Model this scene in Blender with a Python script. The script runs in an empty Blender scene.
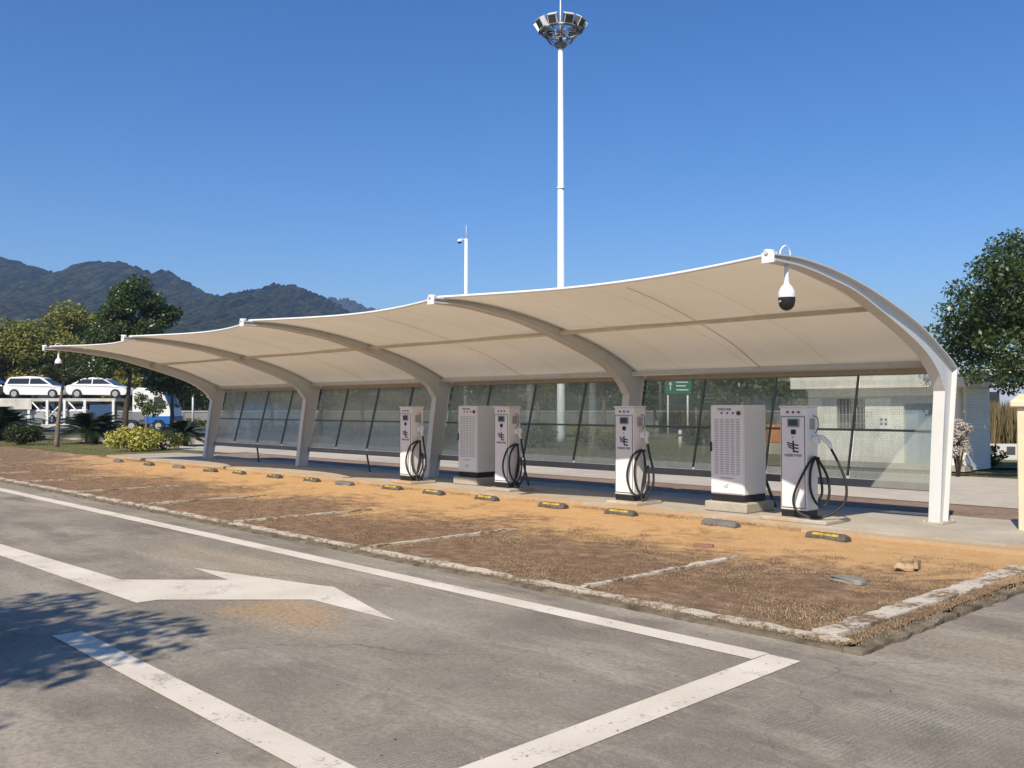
import bpy, math, random
import numpy as np
from mathutils import Vector, Matrix
R_ = math.radians
rng = np.random.default_rng(7); random.seed(7)
S = bpy.context.scene; COL = S.collection

# ------------------------------------------------------------------ helpers
CAM_H = 1.6; FPX = 930.0
YAW = math.pi - math.atan((512 + 365) * math.cos(math.atan(24 / 930)) / FPX)
PITCH = math.atan(24 / FPX)
FW = Vector((math.cos(YAW), math.sin(YAW), 0)); RT = Vector((math.sin(YAW), -math.cos(YAW), 0))
RANG = math.atan2(RT.y, RT.x)
def at(px, depth, z=0.0):
    """ground position at a distance ahead of the viewpoint and a bearing"""
    p = FW * depth + RT * ((px - 512) / FPX * depth)
    return Vector((p.x, p.y, z))

def tag(o, label=None, cat=None, group=None, kind=None):
    if label: o['label'] = label
    if cat: o['category'] = cat
    if group: o['group'] = group
    if kind: o['kind'] = kind
    return o
def empty(name, loc=(0, 0, 0), rz=0.0):
    o = bpy.data.objects.new(name, None); COL.objects.link(o)
    o.empty_display_size = 0.2
    o.location = loc; o.rotation_euler = (0, 0, rz); return o
def copy_tree(o, parent=None):
    c = o.copy(); COL.objects.link(c)
    if parent: c.parent = parent
    for ch in list(o.children): copy_tree(ch, c)
    return c

class MB:
    def __init__(s): s.v = []; s.f = []; s.m = []; s.sm = []
    def add(s, vs, fs, mi=0, smooth=False):
        b = len(s.v); s.v += [tuple(v) for v in vs]
        for f in fs:
            s.f.append(tuple(i + b for i in f)); s.m.append(mi); s.sm.append(smooth)
        return s
    def box(s, c, d, mi=0, rot=None):
        x, y, z = d[0] / 2, d[1] / 2, d[2] / 2
        vs = [Vector(p) for p in ((-x,-y,-z),(x,-y,-z),(x,y,-z),(-x,y,-z),(-x,-y,z),(x,-y,z),(x,y,z),(-x,y,z))]
        if rot is not None: vs = [rot @ v for v in vs]
        vs = [v + Vector(c) for v in vs]
        return s.add(vs, [(0,3,2,1),(4,5,6,7),(0,1,5,4),(1,2,6,5),(2,3,7,6),(3,0,4,7)], mi)
    def bbox(s, c, d, b=.01, mi=0):
        """box with chamfered edges"""
        x, y, z = d[0] / 2, d[1] / 2, d[2] / 2
        vs = []; idx = {}
        for sx in (-1, 1):
            for sy in (-1, 1):
                for sz in (-1, 1):
                    for ax in range(3):
                        p = [sx * (x - b), sy * (y - b), sz * (z - b)]
                        p[ax] = (sx * x, sy * y, sz * z)[ax]
                        idx[(sx, sy, sz, ax)] = len(vs); vs.append(Vector(p) + Vector(c))
        fs = []
        for ax in range(3):
            o = [a for a in range(3) if a != ax]
            for sg in (-1, 1):
                loop = []
                for a, e in ((-1,-1),(1,-1),(1,1),(-1,1)):
                    k = [0,0,0]; k[ax] = sg; k[o[0]] = a; k[o[1]] = e
                    loop.append(idx[(k[0], k[1], k[2], ax)])
                if (sg > 0) != (ax != 1): loop.reverse()
                fs.append(tuple(loop))
        for ax in range(3):      # edges
            o = [a for a in range(3) if a != ax]
            for a in (-1, 1):
                for e in (-1, 1):
                    q = []
                    for t in (-1, 1):
                        k = [0,0,0]; k[ax] = t; k[o[0]] = a; k[o[1]] = e
                        q.append((idx[(*k, o[0])], idx[(*k, o[1])]))
                    l = [q[0][0], q[1][0], q[1][1], q[0][1]]
                    fs.append(tuple(l))
        for sx in (-1, 1):
            for sy in (-1, 1):
                for sz in (-1, 1): fs.append(tuple(idx[(sx,sy,sz,a)] for a in range(3)))
        b0 = len(s.v); s.add(vs, fs, mi)
        return s
    def tube(s, pts, r, n=8, mi=0, caps=True, smooth=True):
        pts = [Vector(p) for p in pts]
        rs = r if isinstance(r, (list, tuple)) else [r] * len(pts)
        t0 = (pts[1] - pts[0]).normalized()
        up = Vector((0,0,1)) if abs(t0.z) < .9 else Vector((1,0,0))
        a = t0.cross(up).normalized(); vs = []
        for i, p in enumerate(pts):
            t = (pts[min(i+1, len(pts)-1)] - pts[max(i-1, 0)]).normalized()
            a = (a - t * a.dot(t)).normalized(); b = t.cross(a)
            for k in range(n):
                w = 2 * math.pi * k / n
                vs.append(p + (a * math.cos(w) + b * math.sin(w)) * rs[i])
        fs = []
        for i in range(len(pts) - 1):
            for k in range(n):
                k2 = (k + 1) % n
                fs.append((i*n+k, i*n+k2, (i+1)*n+k2, (i+1)*n+k))
        s.add(vs, fs, mi, smooth)
        if caps:
            b = len(s.v) - len(vs)
            s.f.append(tuple(b + k for k in range(n))[::-1]); s.m.append(mi); s.sm.append(False)
            s.f.append(tuple(b + (len(pts)-1)*n + k for k in range(n))); s.m.append(mi); s.sm.append(False)
        return s
    def lathe(s, prof, c=(0,0,0), n=20, mi=0, smooth=True):
        vs = []; fs = []
        for r, z in prof:
            for k in range(n):
                w = 2*math.pi*k/n; vs.append((c[0]+r*math.cos(w), c[1]+r*math.sin(w), c[2]+z))
        for i in range(len(prof)-1):
            for k in range(n):
                k2 = (k+1) % n; fs.append((i*n+k, i*n+k2, (i+1)*n+k2, (i+1)*n+k))
        return s.add(vs, fs, mi, smooth)
    def prism(s, poly, y0, y1, mi=0, axes='xz'):
        """polygon in two axes, extruded along the third from y0 to y1"""
        n = len(poly)
        def mk(p, d):
            if axes == 'xz': return (p[0], d, p[1])
            if axes == 'yz': return (d, p[0], p[1])
            return (p[0], p[1], d)
        vs = [mk(p, y0) for p in poly] + [mk(p, y1) for p in poly]
        fs = [tuple(range(n))[::-1], tuple(range(n, 2*n))] + [(i, (i+1) % n, n+(i+1) % n, n+i) for i in range(n)]
        return s.add(vs, fs, mi)
    def build(s, name, mats, parent=None, bevel=0, fixn=True):
        me = bpy.data.meshes.new(name); me.from_pydata(s.v, [], s.f)
        for m in (mats if isinstance(mats, (list, tuple)) else [mats]): me.materials.append(m)
        me.polygons.foreach_set('material_index', s.m); me.polygons.foreach_set('use_smooth', s.sm)
        if fixn:
            import bmesh
            bm = bmesh.new(); bm.from_mesh(me); bmesh.ops.recalc_face_normals(bm, faces=bm.faces); bm.to_mesh(me); bm.free()
        me.update()
        o = bpy.data.objects.new(name, me); COL.objects.link(o)
        if parent: o.parent = parent
        if bevel:
            b = o.modifiers.new('bevel', 'BEVEL'); b.width = bevel; b.segments = 2; b.limit_method = 'ANGLE'
        return o

def np_mesh(name, verts, k, mats, mi=None, parent=None):
    """mesh of n separate k-gons; verts (n*k,3)"""
    n = len(verts) // k
    me = bpy.data.meshes.new(name)
    me.vertices.add(n * k); me.vertices.foreach_set('co', np.ascontiguousarray(verts, dtype=np.float32).ravel())
    me.loops.add(n * k); me.loops.foreach_set('vertex_index', np.arange(n * k, dtype=np.int32))
    me.polygons.add(n); me.polygons.foreach_set('loop_start', np.arange(0, n*k, k, dtype=np.int32))
    me.polygons.foreach_set('loop_total', np.full(n, k, dtype=np.int32))
    for m in (mats if isinstance(mats, (list, tuple)) else [mats]): me.materials.append(m)
    if mi is not None: me.polygons.foreach_set('material_index', np.ascontiguousarray(mi, dtype=np.int32))
    me.update(calc_edges=True); me.validate()
    o = bpy.data.objects.new(name, me); COL.objects.link(o)
    if parent: o.parent = parent
    return o

def catmull(pts, n=8):
    pts = [Vector(p) for p in pts]; out = []
    P = [pts[0]*2-pts[1]] + pts + [pts[-1]*2-pts[-2]]
    for i in range(1, len(P)-2):
        for j in range(n):
            t = j/n
            out.append(.5*((2*P[i]) + (P[i+1]-P[i-1])*t + (2*P[i-1]-5*P[i]+4*P[i+1]-P[i+2])*t*t + (3*P[i]-P[i-1]-3*P[i+1]+P[i+2])*t**3))
    out.append(pts[-1]); return out

# ------------------------------------------------------------------ materials
class NT:
    def __init__(s, name):
        s.m = bpy.data.materials.new(name); s.m.use_nodes = True
        s.t = s.m.node_tree; s.t.nodes.clear()
        s.out = s.n('ShaderNodeOutputMaterial')
    def n(s, typ, **kw):
        d = s.t.nodes.new(typ)
        for k, v in kw.items(): setattr(d, k, v)
        return d
    def l(s, a, b): s.t.links.new(a, b)
    def set(s, sock, v):
        if isinstance(v, bpy.types.NodeSocket): s.l(v, sock)
        elif isinstance(v, (tuple, list)) and len(v) == 3 and sock.type == 'RGBA': sock.default_value = (*v, 1)
        else: sock.default_value = v
    def coord(s, kind='Object'): return s.n('ShaderNodeTexCoord').outputs[kind]
    def pos(s): return s.n('ShaderNodeNewGeometry').outputs['Position']
    def mapping(s, v, scale=(1,1,1), rot=(0,0,0), loc=(0,0,0)):
        d = s.n('ShaderNodeMapping'); s.l(v, d.inputs[0])
        d.inputs['Scale'].default_value = scale; d.inputs['Rotation'].default_value = rot; d.inputs['Location'].default_value = loc
        return d.outputs[0]
    def noise(s, v, scale, detail=6, rough=.55, dist=0):
        d = s.n('ShaderNodeTexNoise'); s.l(v, d.inputs['Vector'])
        d.inputs['Scale'].default_value = scale; d.inputs['Detail'].default_value = detail
        d.inputs['Roughness'].default_value = rough; d.inputs['Distortion'].default_value = dist
        return d.outputs['Fac']
    def ramp(s, f, a, b, lo=0.0, hi=1.0):
        d = s.n('ShaderNodeMapRange'); s.l(f, d.inputs[0])
        d.inputs[1].default_value = a; d.inputs[2].default_value = b; d.inputs[3].default_value = lo; d.inputs[4].default_value = hi
        return d.outputs[0]
    def mix(s, f, a, b):
        d = s.n('ShaderNodeMix', data_type='RGBA'); s.set(d.inputs[0], f)
        s.set(d.inputs[6], a); s.set(d.inputs[7], b); return d.outputs[2]
    def math(s, op, a, b=0.0):
        d = s.n('ShaderNodeMath', operation=op); s.set(d.inputs[0], a); s.set(d.inputs[1], b); return d.outputs[0]
    def bump(s, h, strength=.3, dist=.01):
        d = s.n('ShaderNodeBump'); s.l(h, d.inputs['Height'])
        d.inputs['Strength'].default_value = strength; d.inputs['Distance'].default_value = dist
        return d.outputs[0]
    def pbr(s, col, rough=.6, metal=0, spec=.4, normal=None, **kw):
        d = s.n('ShaderNodeBsdfPrincipled')
        s.set(d.inputs['Base Color'], col); s.set(d.inputs['Roughness'], rough); s.set(d.inputs['Metallic'], metal)
        d.inputs['Specular IOR Level'].default_value = spec
        if normal is not None: s.l(normal, d.inputs['Normal'])
        for k, v in kw.items(): s.set(d.inputs[k], v)
        return d.outputs[0]
    def mixsh(s, f, a, b):
        d = s.n('ShaderNodeMixShader'); s.set(d.inputs[0], f); s.l(a, d.inputs[1]); s.l(b, d.inputs[2]); return d.outputs[0]
    def fin(s, sh): s.l(sh, s.out.inputs['Surface']); return s.m

def plain(name, col, rough=.5, metal=0, spec=.4, var=.12, scale=6, bump=0):
    t = NT(name); p = t.coord()
    f = t.noise(p, scale, 5); c2 = tuple(c * (1 - var) for c in col); c1 = tuple(min(1, c * (1 + var*.5)) for c in col)
    g = t.noise(p, scale * 9, 3)
    c = t.mix(t.ramp(f, .3, .7), c2, c1); nrm = t.bump(g, bump, .004) if bump else None
    return t.fin(t.pbr(c, t.ramp(g, .2, .8, rough * .85, min(1, rough * 1.15)), metal, spec, nrm))

def m_white_metal(name='white_painted_steel', col=(.78, .78, .76), dirt=.25):
    t = NT(name); p = t.pos()
    f = t.noise(p, 2.3, 7, .6); st = t.noise(t.mapping(p, (7, 7, .5)), 1.0, 5)
    d = t.math('MULTIPLY', t.ramp(f, .45, .75), t.ramp(st, .4, .75))
    c = t.mix(t.math('MULTIPLY', d, dirt*2), col, (.42, .36, .28))
    return t.fin(t.pbr(c, .38, 0, .45))

def m_concrete():
    t = NT('worn_concrete'); p = t.pos()
    big = t.noise(p, .22, 6, .6, .6); mid = t.noise(p, 1.1, 7, .62, .3); fine = t.noise(p, 26, 4, .6); grit = t.noise(p, 75, 3, .7)
    streak = t.noise(t.mapping(p, (.28, 1.9, 1), (0, 0, R_(28))), 1.0, 7, .65, .4)
    big2 = t.noise(t.mapping(p, (1, 1.5, 1), (0, 0, R_(35))), .55, 6, .65, .8)
    c = t.mix(t.ramp(t.math('ADD', t.math('MULTIPLY', big, .45), t.math('MULTIPLY', big2, .55)), .41, .60), CON_A, CON_B)
    c = t.mix(t.ramp(mid, .46, .64, 0, .65), c, CON_C)
    c = t.mix(t.ramp(streak, .52, .66, 0, .75), c, CON_D)
    worn = t.noise(t.mapping(p, (.5, 1.6, 1), (0, 0, R_(40)), (7, 3, 0)), .8, 8, .7, .5)
    c = t.mix(t.ramp(worn, .52, .63, 0, .6), c, (.43, .375, .29))
    # small light scuffs and dark spots
    sp = t.noise(p, 7, 5, .7); c = t.mix(t.ramp(sp, .62, .72, 0, .4), c, (.44, .395, .315))
    c = t.mix(t.ramp(t.noise(p, 2.1, 7, .72), .56, .68, 0, .5), c, (.12, .105, .085))
    # washed sand patches
    def patch(x, y, rx, ry, amt):
        q = t.mapping(p, (1/rx, 1/ry, 0), (0, 0, 0), (-x/rx, -y/ry, 0))
        ln = t.n('ShaderNodeVectorMath', operation='LENGTH'); t.l(q, ln.inputs[0])
        r = t.math('ADD', ln.outputs['Value'], t.ramp(mid, .3, .7, -.75, .75)); r = t.math('ADD', r, t.ramp(fine, .35, .65, -.4, .4))
        return t.ramp(r, .35, 1.15, amt, 0)
    c = t.mix(patch(-6.35, 3.75, .75, .38, .62), c, (.50, .31, .14))
    c = t.mix(patch(-9.3, 4.5, 2.2, .5, .45), c, (.46, .37, .24))
    c = t.mix(patch(-1.9, 6.6, .9, .6, .3), c, (.44, .35, .20))
    c = t.mix(t.ramp(fine, .42, .62, 0, .42), c, (.15, .132, .108))
    c = t.mix(t.ramp(grit, .54, .68, 0, .5), c, (.48, .435, .36))
    vc = t.n('ShaderNodeTexVoronoi', feature='DISTANCE_TO_EDGE'); vc.inputs['Scale'].default_value = .38
    wv = t.n('ShaderNodeVectorMath', operation='ADD'); t.l(p, wv.inputs[0]); nz = t.n('ShaderNodeTexNoise'); t.l(p, nz.inputs['Vector']); nz.inputs['Scale'].default_value = 1.6; nz.inputs['Detail'].default_value = 6
    t.l(nz.outputs['Color'], wv.inputs[1]); t.l(wv.outputs[0], vc.inputs['Vector'])
    ck = t.math('MULTIPLY', t.ramp(vc.outputs['Distance'], .001, .006, 1, 0), t.ramp(t.noise(p, .5, 3), .48, .62, 0, .5))
    c = t.mix(ck, c, (.075, .066, .054))
    # broom grooves across the slabs
    w = t.n('ShaderNodeTexWave', wave_type='BANDS', bands_direction='X')
    t.l(t.mapping(p, (1, 1, 1), (0, 0, R_(3))), w.inputs[0]); w.inputs['Scale'].default_value = 11; w.inputs['Distortion'].default_value = 5
    w.inputs['Detail'].default_value = 3; w.inputs['Detail Scale'].default_value = 2.5
    gv = t.math('MULTIPLY', w.outputs['Fac'], t.ramp(t.noise(p, .75, 5, .65), .50, .64))
    c = t.mix(t.math('MULTIPLY', gv, .34), c, (.44, .40, .34))
    h = t.math('ADD', t.math('MULTIPLY', fine, .6), t.math('ADD', t.math('MULTIPLY', gv, .5), t.math('MULTIPLY', grit, .3)))
    return t.fin(t.pbr(c, .88, 0, .2, t.bump(h, .55, .006)))
CON_A, CON_B, CON_C, CON_D = (.172, .149, .116), (.285, .248, .19), (.345, .297, .215), (.40, .345, .258)

def m_paint():
    t = NT('road_paint'); p = t.pos()
    mid = t.noise(p, 3.2, 8, .68, .4); fine = t.noise(p, 38, 5, .65)
    c = t.mix(t.ramp(t.noise(p, 1.3, 6), .35, .7), (.62, .545, .43), (.76, .69, .57))
    c = t.mix(t.ramp(mid, .56, .74, 0, .6), c, (.42, .37, .30))
    k = t.math('ADD', t.math('MULTIPLY', mid, .45), t.math('MULTIPLY', fine, .55))
    c = t.mix(t.ramp(k, .56, .63, 0, .85), c, (.27, .25, .22))
    return t.fin(t.pbr(c, .8, 0, .25, t.bump(fine, .4, .004)))

def m_bay():
    """brown dead grass in the bays, orange sand washed over the kerb end"""
    t = NT('dead_grass_and_sand'); p = t.pos()
    sx = t.n('ShaderNodeSeparateXYZ'); t.l(p, sx.inputs[0]); Y = sx.outputs['Y']; X = sx.outputs['X']
    n1 = t.noise(p, .55, 7, .62, .3); n2 = t.noise(p, 4.5, 7, .68); n3 = t.noise(p, 32, 5, .7); n4 = t.noise(t.mapping(p, (1, 2.2, 1)), 90, 3, .7)
    g = t.mix(t.ramp(n2, .35, .68), (.205, .122, .077), (.365, .24, .148))
    g = t.mix(t.ramp(n3, .50, .66, 0, .8), g, (.44, .32, .19))
    g = t.mix(t.ramp(n4, .53, .70, 0, .55), g, (.075, .052, .032))
    g = t.mix(t.ramp(t.noise(p, 2.1, 5), .64, .76, 0, .35), g, (.20, .20, .07))
    s = t.mix(t.ramp(n2, .35, .7), (.54, .325, .145), (.62, .40, .20))
    s = t.mix(t.ramp(n3, .52, .74, 0, .55), s, (.36, .21, .095))
    s = t.mix(t.ramp(t.noise(p, 11, 5, .7), .60, .70, 0, .5), s, (.24, .155, .08))
    yy = t.math('ADD', Y, t.math('ADD', t.ramp(n1, .25, .75, -1.7, 1.7), t.ramp(n2, .25, .75, -.9, .9)))
    yy = t.math('ADD', yy, t.ramp(n3, .25, .75, -.5, .5))
    e = t.ramp(X, -26, -36, 0, 3.2); yy = t.math('SUBTRACT', yy, e)
    f = t.ramp(yy, 7.95, 9.25)
    v = t.n('ShaderNodeTexVoronoi'); t.l(t.mapping(p, (1, 1.3, 1)), v.inputs['Vector']); v.inputs['Scale'].default_value = 5.5
    g = t.mix(t.ramp(v.outputs['Distance'], .34, .62, 0, .35), g, (.09, .055, .033))
    red = t.noise(p, .9, 6, .65); g = t.mix(t.ramp(red, .54, .68, 0, .4), g, (.25, .145, .095))
    c = t.mix(f, g, s)
    h = t.math('ADD', t.math('MULTIPLY', n3, .6), t.math('MULTIPLY', n4, .5))
    return t.fin(t.pbr(c, .95, 0, .1, t.bump(h, .8, .02)))

def m_ground(name, a, b, c3, scale=1.0, bump=.6):
    t = NT(name); p = t.pos()
    n1 = t.noise(p, .12*scale, 6, .6, .4); n2 = t.noise(p, 1.6*scale, 7, .66); n3 = t.noise(p, 22*scale, 5, .7)
    c = t.mix(t.ramp(n1, .36, .64), a, b); c = t.mix(t.ramp(n2, .45, .72, 0, .8), c, c3)
    c = t.mix(t.ramp(n3, .5, .75, 0, .6), c, tuple(x*.45 for x in a))
    return t.fin(t.pbr(c, .95, 0, .1, t.bump(n3, bump, .02)))

def m_leaf(name, a, b, c3, rough=.42, spec=.5, trans=.25):
    t = NT(name); geo = t.n('ShaderNodeNewGeometry')
    r = geo.outputs['Random Per Island']; nz = t.noise(t.coord(), .9, 3)
    c = t.mix(r, a, b); c = t.mix(t.ramp(nz, .42, .68, 0, .7), c, c3)
    d = t.pbr(c, rough, 0, spec)
    tr = t.n('ShaderNodeBsdfTranslucent'); t.l(t.mix(.5, c, (.20, .24, .03)), tr.inputs[0])
    return t.fin(t.mixsh(trans, d, tr.outputs[0]))

def m_bark(name='bark', a=(.13, .10, .075), b=(.23, .19, .15)):
    t = NT(name); p = t.coord()
    n = t.noise(t.mapping(p, (6, 6, 1.2)), 2, 6, .65)
    return t.fin(t.pbr(t.mix(t.ramp(n, .3, .7), a, b), .9, 0, .15, t.bump(n, .8, .02)))

def m_membrane():
    t = NT('membrane_fabric'); p = t.pos()
    n = t.noise(p, .7, 5); st = t.noise(t.mapping(p, (2.5, .5, .5)), 1.2, 6, .6)
    c = t.mix(t.ramp(n, .3, .7), (.68, .61, .47), (.75, .685, .55))
    c = t.mix(t.ramp(st, .52, .78, 0, .35), c, (.55, .47, .37))
    sx = t.n('ShaderNodeSeparateXYZ'); t.l(p, sx.inputs[0])
    ph = t.math('FRACT', t.math('MULTIPLY', t.math('ADD', sx.outputs['X'], 60), 1/1.3175)); wl = t.math('LESS_THAN', t.math('ABSOLUTE', t.math('SUBTRACT', ph, .5)), .014)
    c = t.mix(t.math('MULTIPLY', wl, .30), c, (.42, .35, .26))
    wr = t.noise(t.mapping(p, (3.2, .45, .45), (0, 0, R_(12))), 1.0, 4, .5)
    d = t.n('ShaderNodeBsdfDiffuse'); t.l(c, d.inputs[0]); t.l(t.bump(wr, .35, .05), d.inputs['Normal'])
    tr = t.n('ShaderNodeBsdfTranslucent'); t.l(t.mix(.55, c, (.66, .52, .31)), tr.inputs[0])
    return t.fin(t.mixsh(MEM_T, d.outputs[0], tr.outputs[0]))
MEM_T = .45

def m_frosted():
    """dusty fluted polycarbonate sheet"""
    t = NT('dusty_polycarbonate'); p = t.pos()
    sx = t.n('ShaderNodeSeparateXYZ'); t.l(p, sx.inputs[0])
    w = t.n('ShaderNodeTexWave', wave_type='BANDS', bands_direction='X'); t.l(p, w.inputs[0]); w.inputs['Scale'].default_value = 9.5
    n = t.noise(p, 1.1, 6, .6); n2 = t.noise(t.mapping(p, (5, 5, .8)), 1.5, 5)
    dust_glare = t.math('ADD', t.ramp(n, .3, .7, -.05, .09), t.ramp(n2, .4, .75, 0, .07))
    dust_glare = t.math('ADD', dust_glare, t.ramp(sx.outputs['Z'], .5, 1.6, .20, 0))  # paler toward the bottom: reflections low on the sheets painted in with the dust
    dust_glare = t.math('ADD', dust_glare, t.ramp(sx.outputs['X'], -7.5, -15, .09, .21))
    dust_glare = t.math('ADD', dust_glare, t.math('MULTIPLY', w.outputs['Fac'], .05))
    dif = t.n('ShaderNodeBsdfDiffuse'); dif.inputs[0].default_value = (.54, .54, .47, 1)
    trl = t.n('ShaderNodeBsdfTranslucent'); trl.inputs[0].default_value = (.55, .58, .53, 1)
    ds = t.mixsh(.5, dif.outputs[0], trl.outputs[0])
    tra = t.n('ShaderNodeBsdfTransparent'); tra.inputs[0].default_value = (.90, .935, .91, 1)
    rfr = t.n('ShaderNodeBsdfRefraction'); rfr.inputs[0].default_value = (.90, .935, .91, 1); rfr.inputs['IOR'].default_value = 1.06; rfr.inputs['Roughness'].default_value = .07
    see = t.mixsh(.15, tra.outputs[0], rfr.outputs[0])
    gl = t.n('ShaderNodeBsdfGlossy'); gl.inputs['Roughness'].default_value = .12; gl.inputs[0].default_value = (.9, .9, .9, 1)
    body = t.mixsh(dust_glare, see, ds)
    fr = t.n('ShaderNodeFresnel'); fr.inputs[0].default_value = 1.35
    return t.fin(t.mixsh(t.math('MULTIPLY', fr.outputs[0], .32), body, gl.outputs[0]))

def m_hill():
    t = NT('forested_hill'); p = t.pos()
    v = t.n('ShaderNodeTexVoronoi'); t.l(t.mapping(p, (1, 1, 1.4)), v.inputs['Vector']); v.inputs['Scale'].default_value = .085
    n = t.noise(p, .012, 8, .6); n2 = t.noise(p, .07, 6, .7)
    c = t.mix(t.ramp(n, .35, .65), (.024, .036, .014), (.055, .068, .026))
    c = t.mix(t.ramp(n2, .5, .75, 0, .7), c, (.075, .072, .034))
    c = t.mix(t.ramp(t.noise(p, .02, 5), .66, .74, 0, .6), c, (.16, .13, .085))
    h = t.math('ADD', t.math('MULTIPLY', v.outputs['Distance'], -.8), n2)
    return t.fin(t.pbr(c, .95, 0, .05, t.bump(h, 1.0, 9.0)))

def m_tile(name, a, b):
    t = NT(name)
    br = t.n('ShaderNodeTexBrick'); t.l(t.mapping(t.coord(), (1,1,1), (R_(90), 0, 0)), br.inputs[0])
    br.inputs['Color1'].default_value = (*a, 1); br.inputs['Color2'].default_value = (*b, 1); br.inputs['Mortar'].default_value = (.46, .44, .40, 1)
    br.inputs['Scale'].default_value = 1; br.inputs['Mortar Size'].default_value = .005; br.inputs['Brick Width'].default_value = .11; br.inputs['Row Height'].default_value = .065
    n = t.noise(t.pos(), .8, 6); c = t.mix(t.ramp(n, .45, .75, 0, .3), br.outputs['Color'], (.45, .40, .33))
    return t.fin(t.pbr(c, .5, 0, .4))

def m_slab():
    t = NT('kerb_concrete'); p = t.pos(); sx = t.n('ShaderNodeSeparateXYZ'); t.l(p, sx.inputs[0])
    n = t.noise(p, 1.3, 7, .62); n2 = t.noise(p, 12, 6, .65); g = t.noise(p, 70, 3)
    c = t.mix(t.ramp(n, .3, .7), (.36, .315, .25), (.50, .445, .36)); c = t.mix(t.ramp(n2, .5, .75, 0, .5), c, (.56, .505, .42))
    c = t.mix(t.ramp(g, .5, .75, 0, .4), c, (.18, .16, .13))
    q = t.math('ADD', sx.outputs['Y'], t.ramp(n, .25, .75, -.25, .25)); q = t.math('ADD', q, t.ramp(n2, .25, .75, -.18, .18))
    q = t.math('SUBTRACT', q, t.ramp(sx.outputs['X'], -6.5, -4.5, 0, .5)) if False else t.math('ADD', q, t.ramp(sx.outputs['X'], -7.5, -5.5, 0, .22))
    c = t.mix(t.ramp(q, 10.85, 11.15, .85, 0), c, (.47, .31, .16))
    return t.fin(t.pbr(c, .92, 0, .15, t.bump(n2, .6, .01)))
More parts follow.
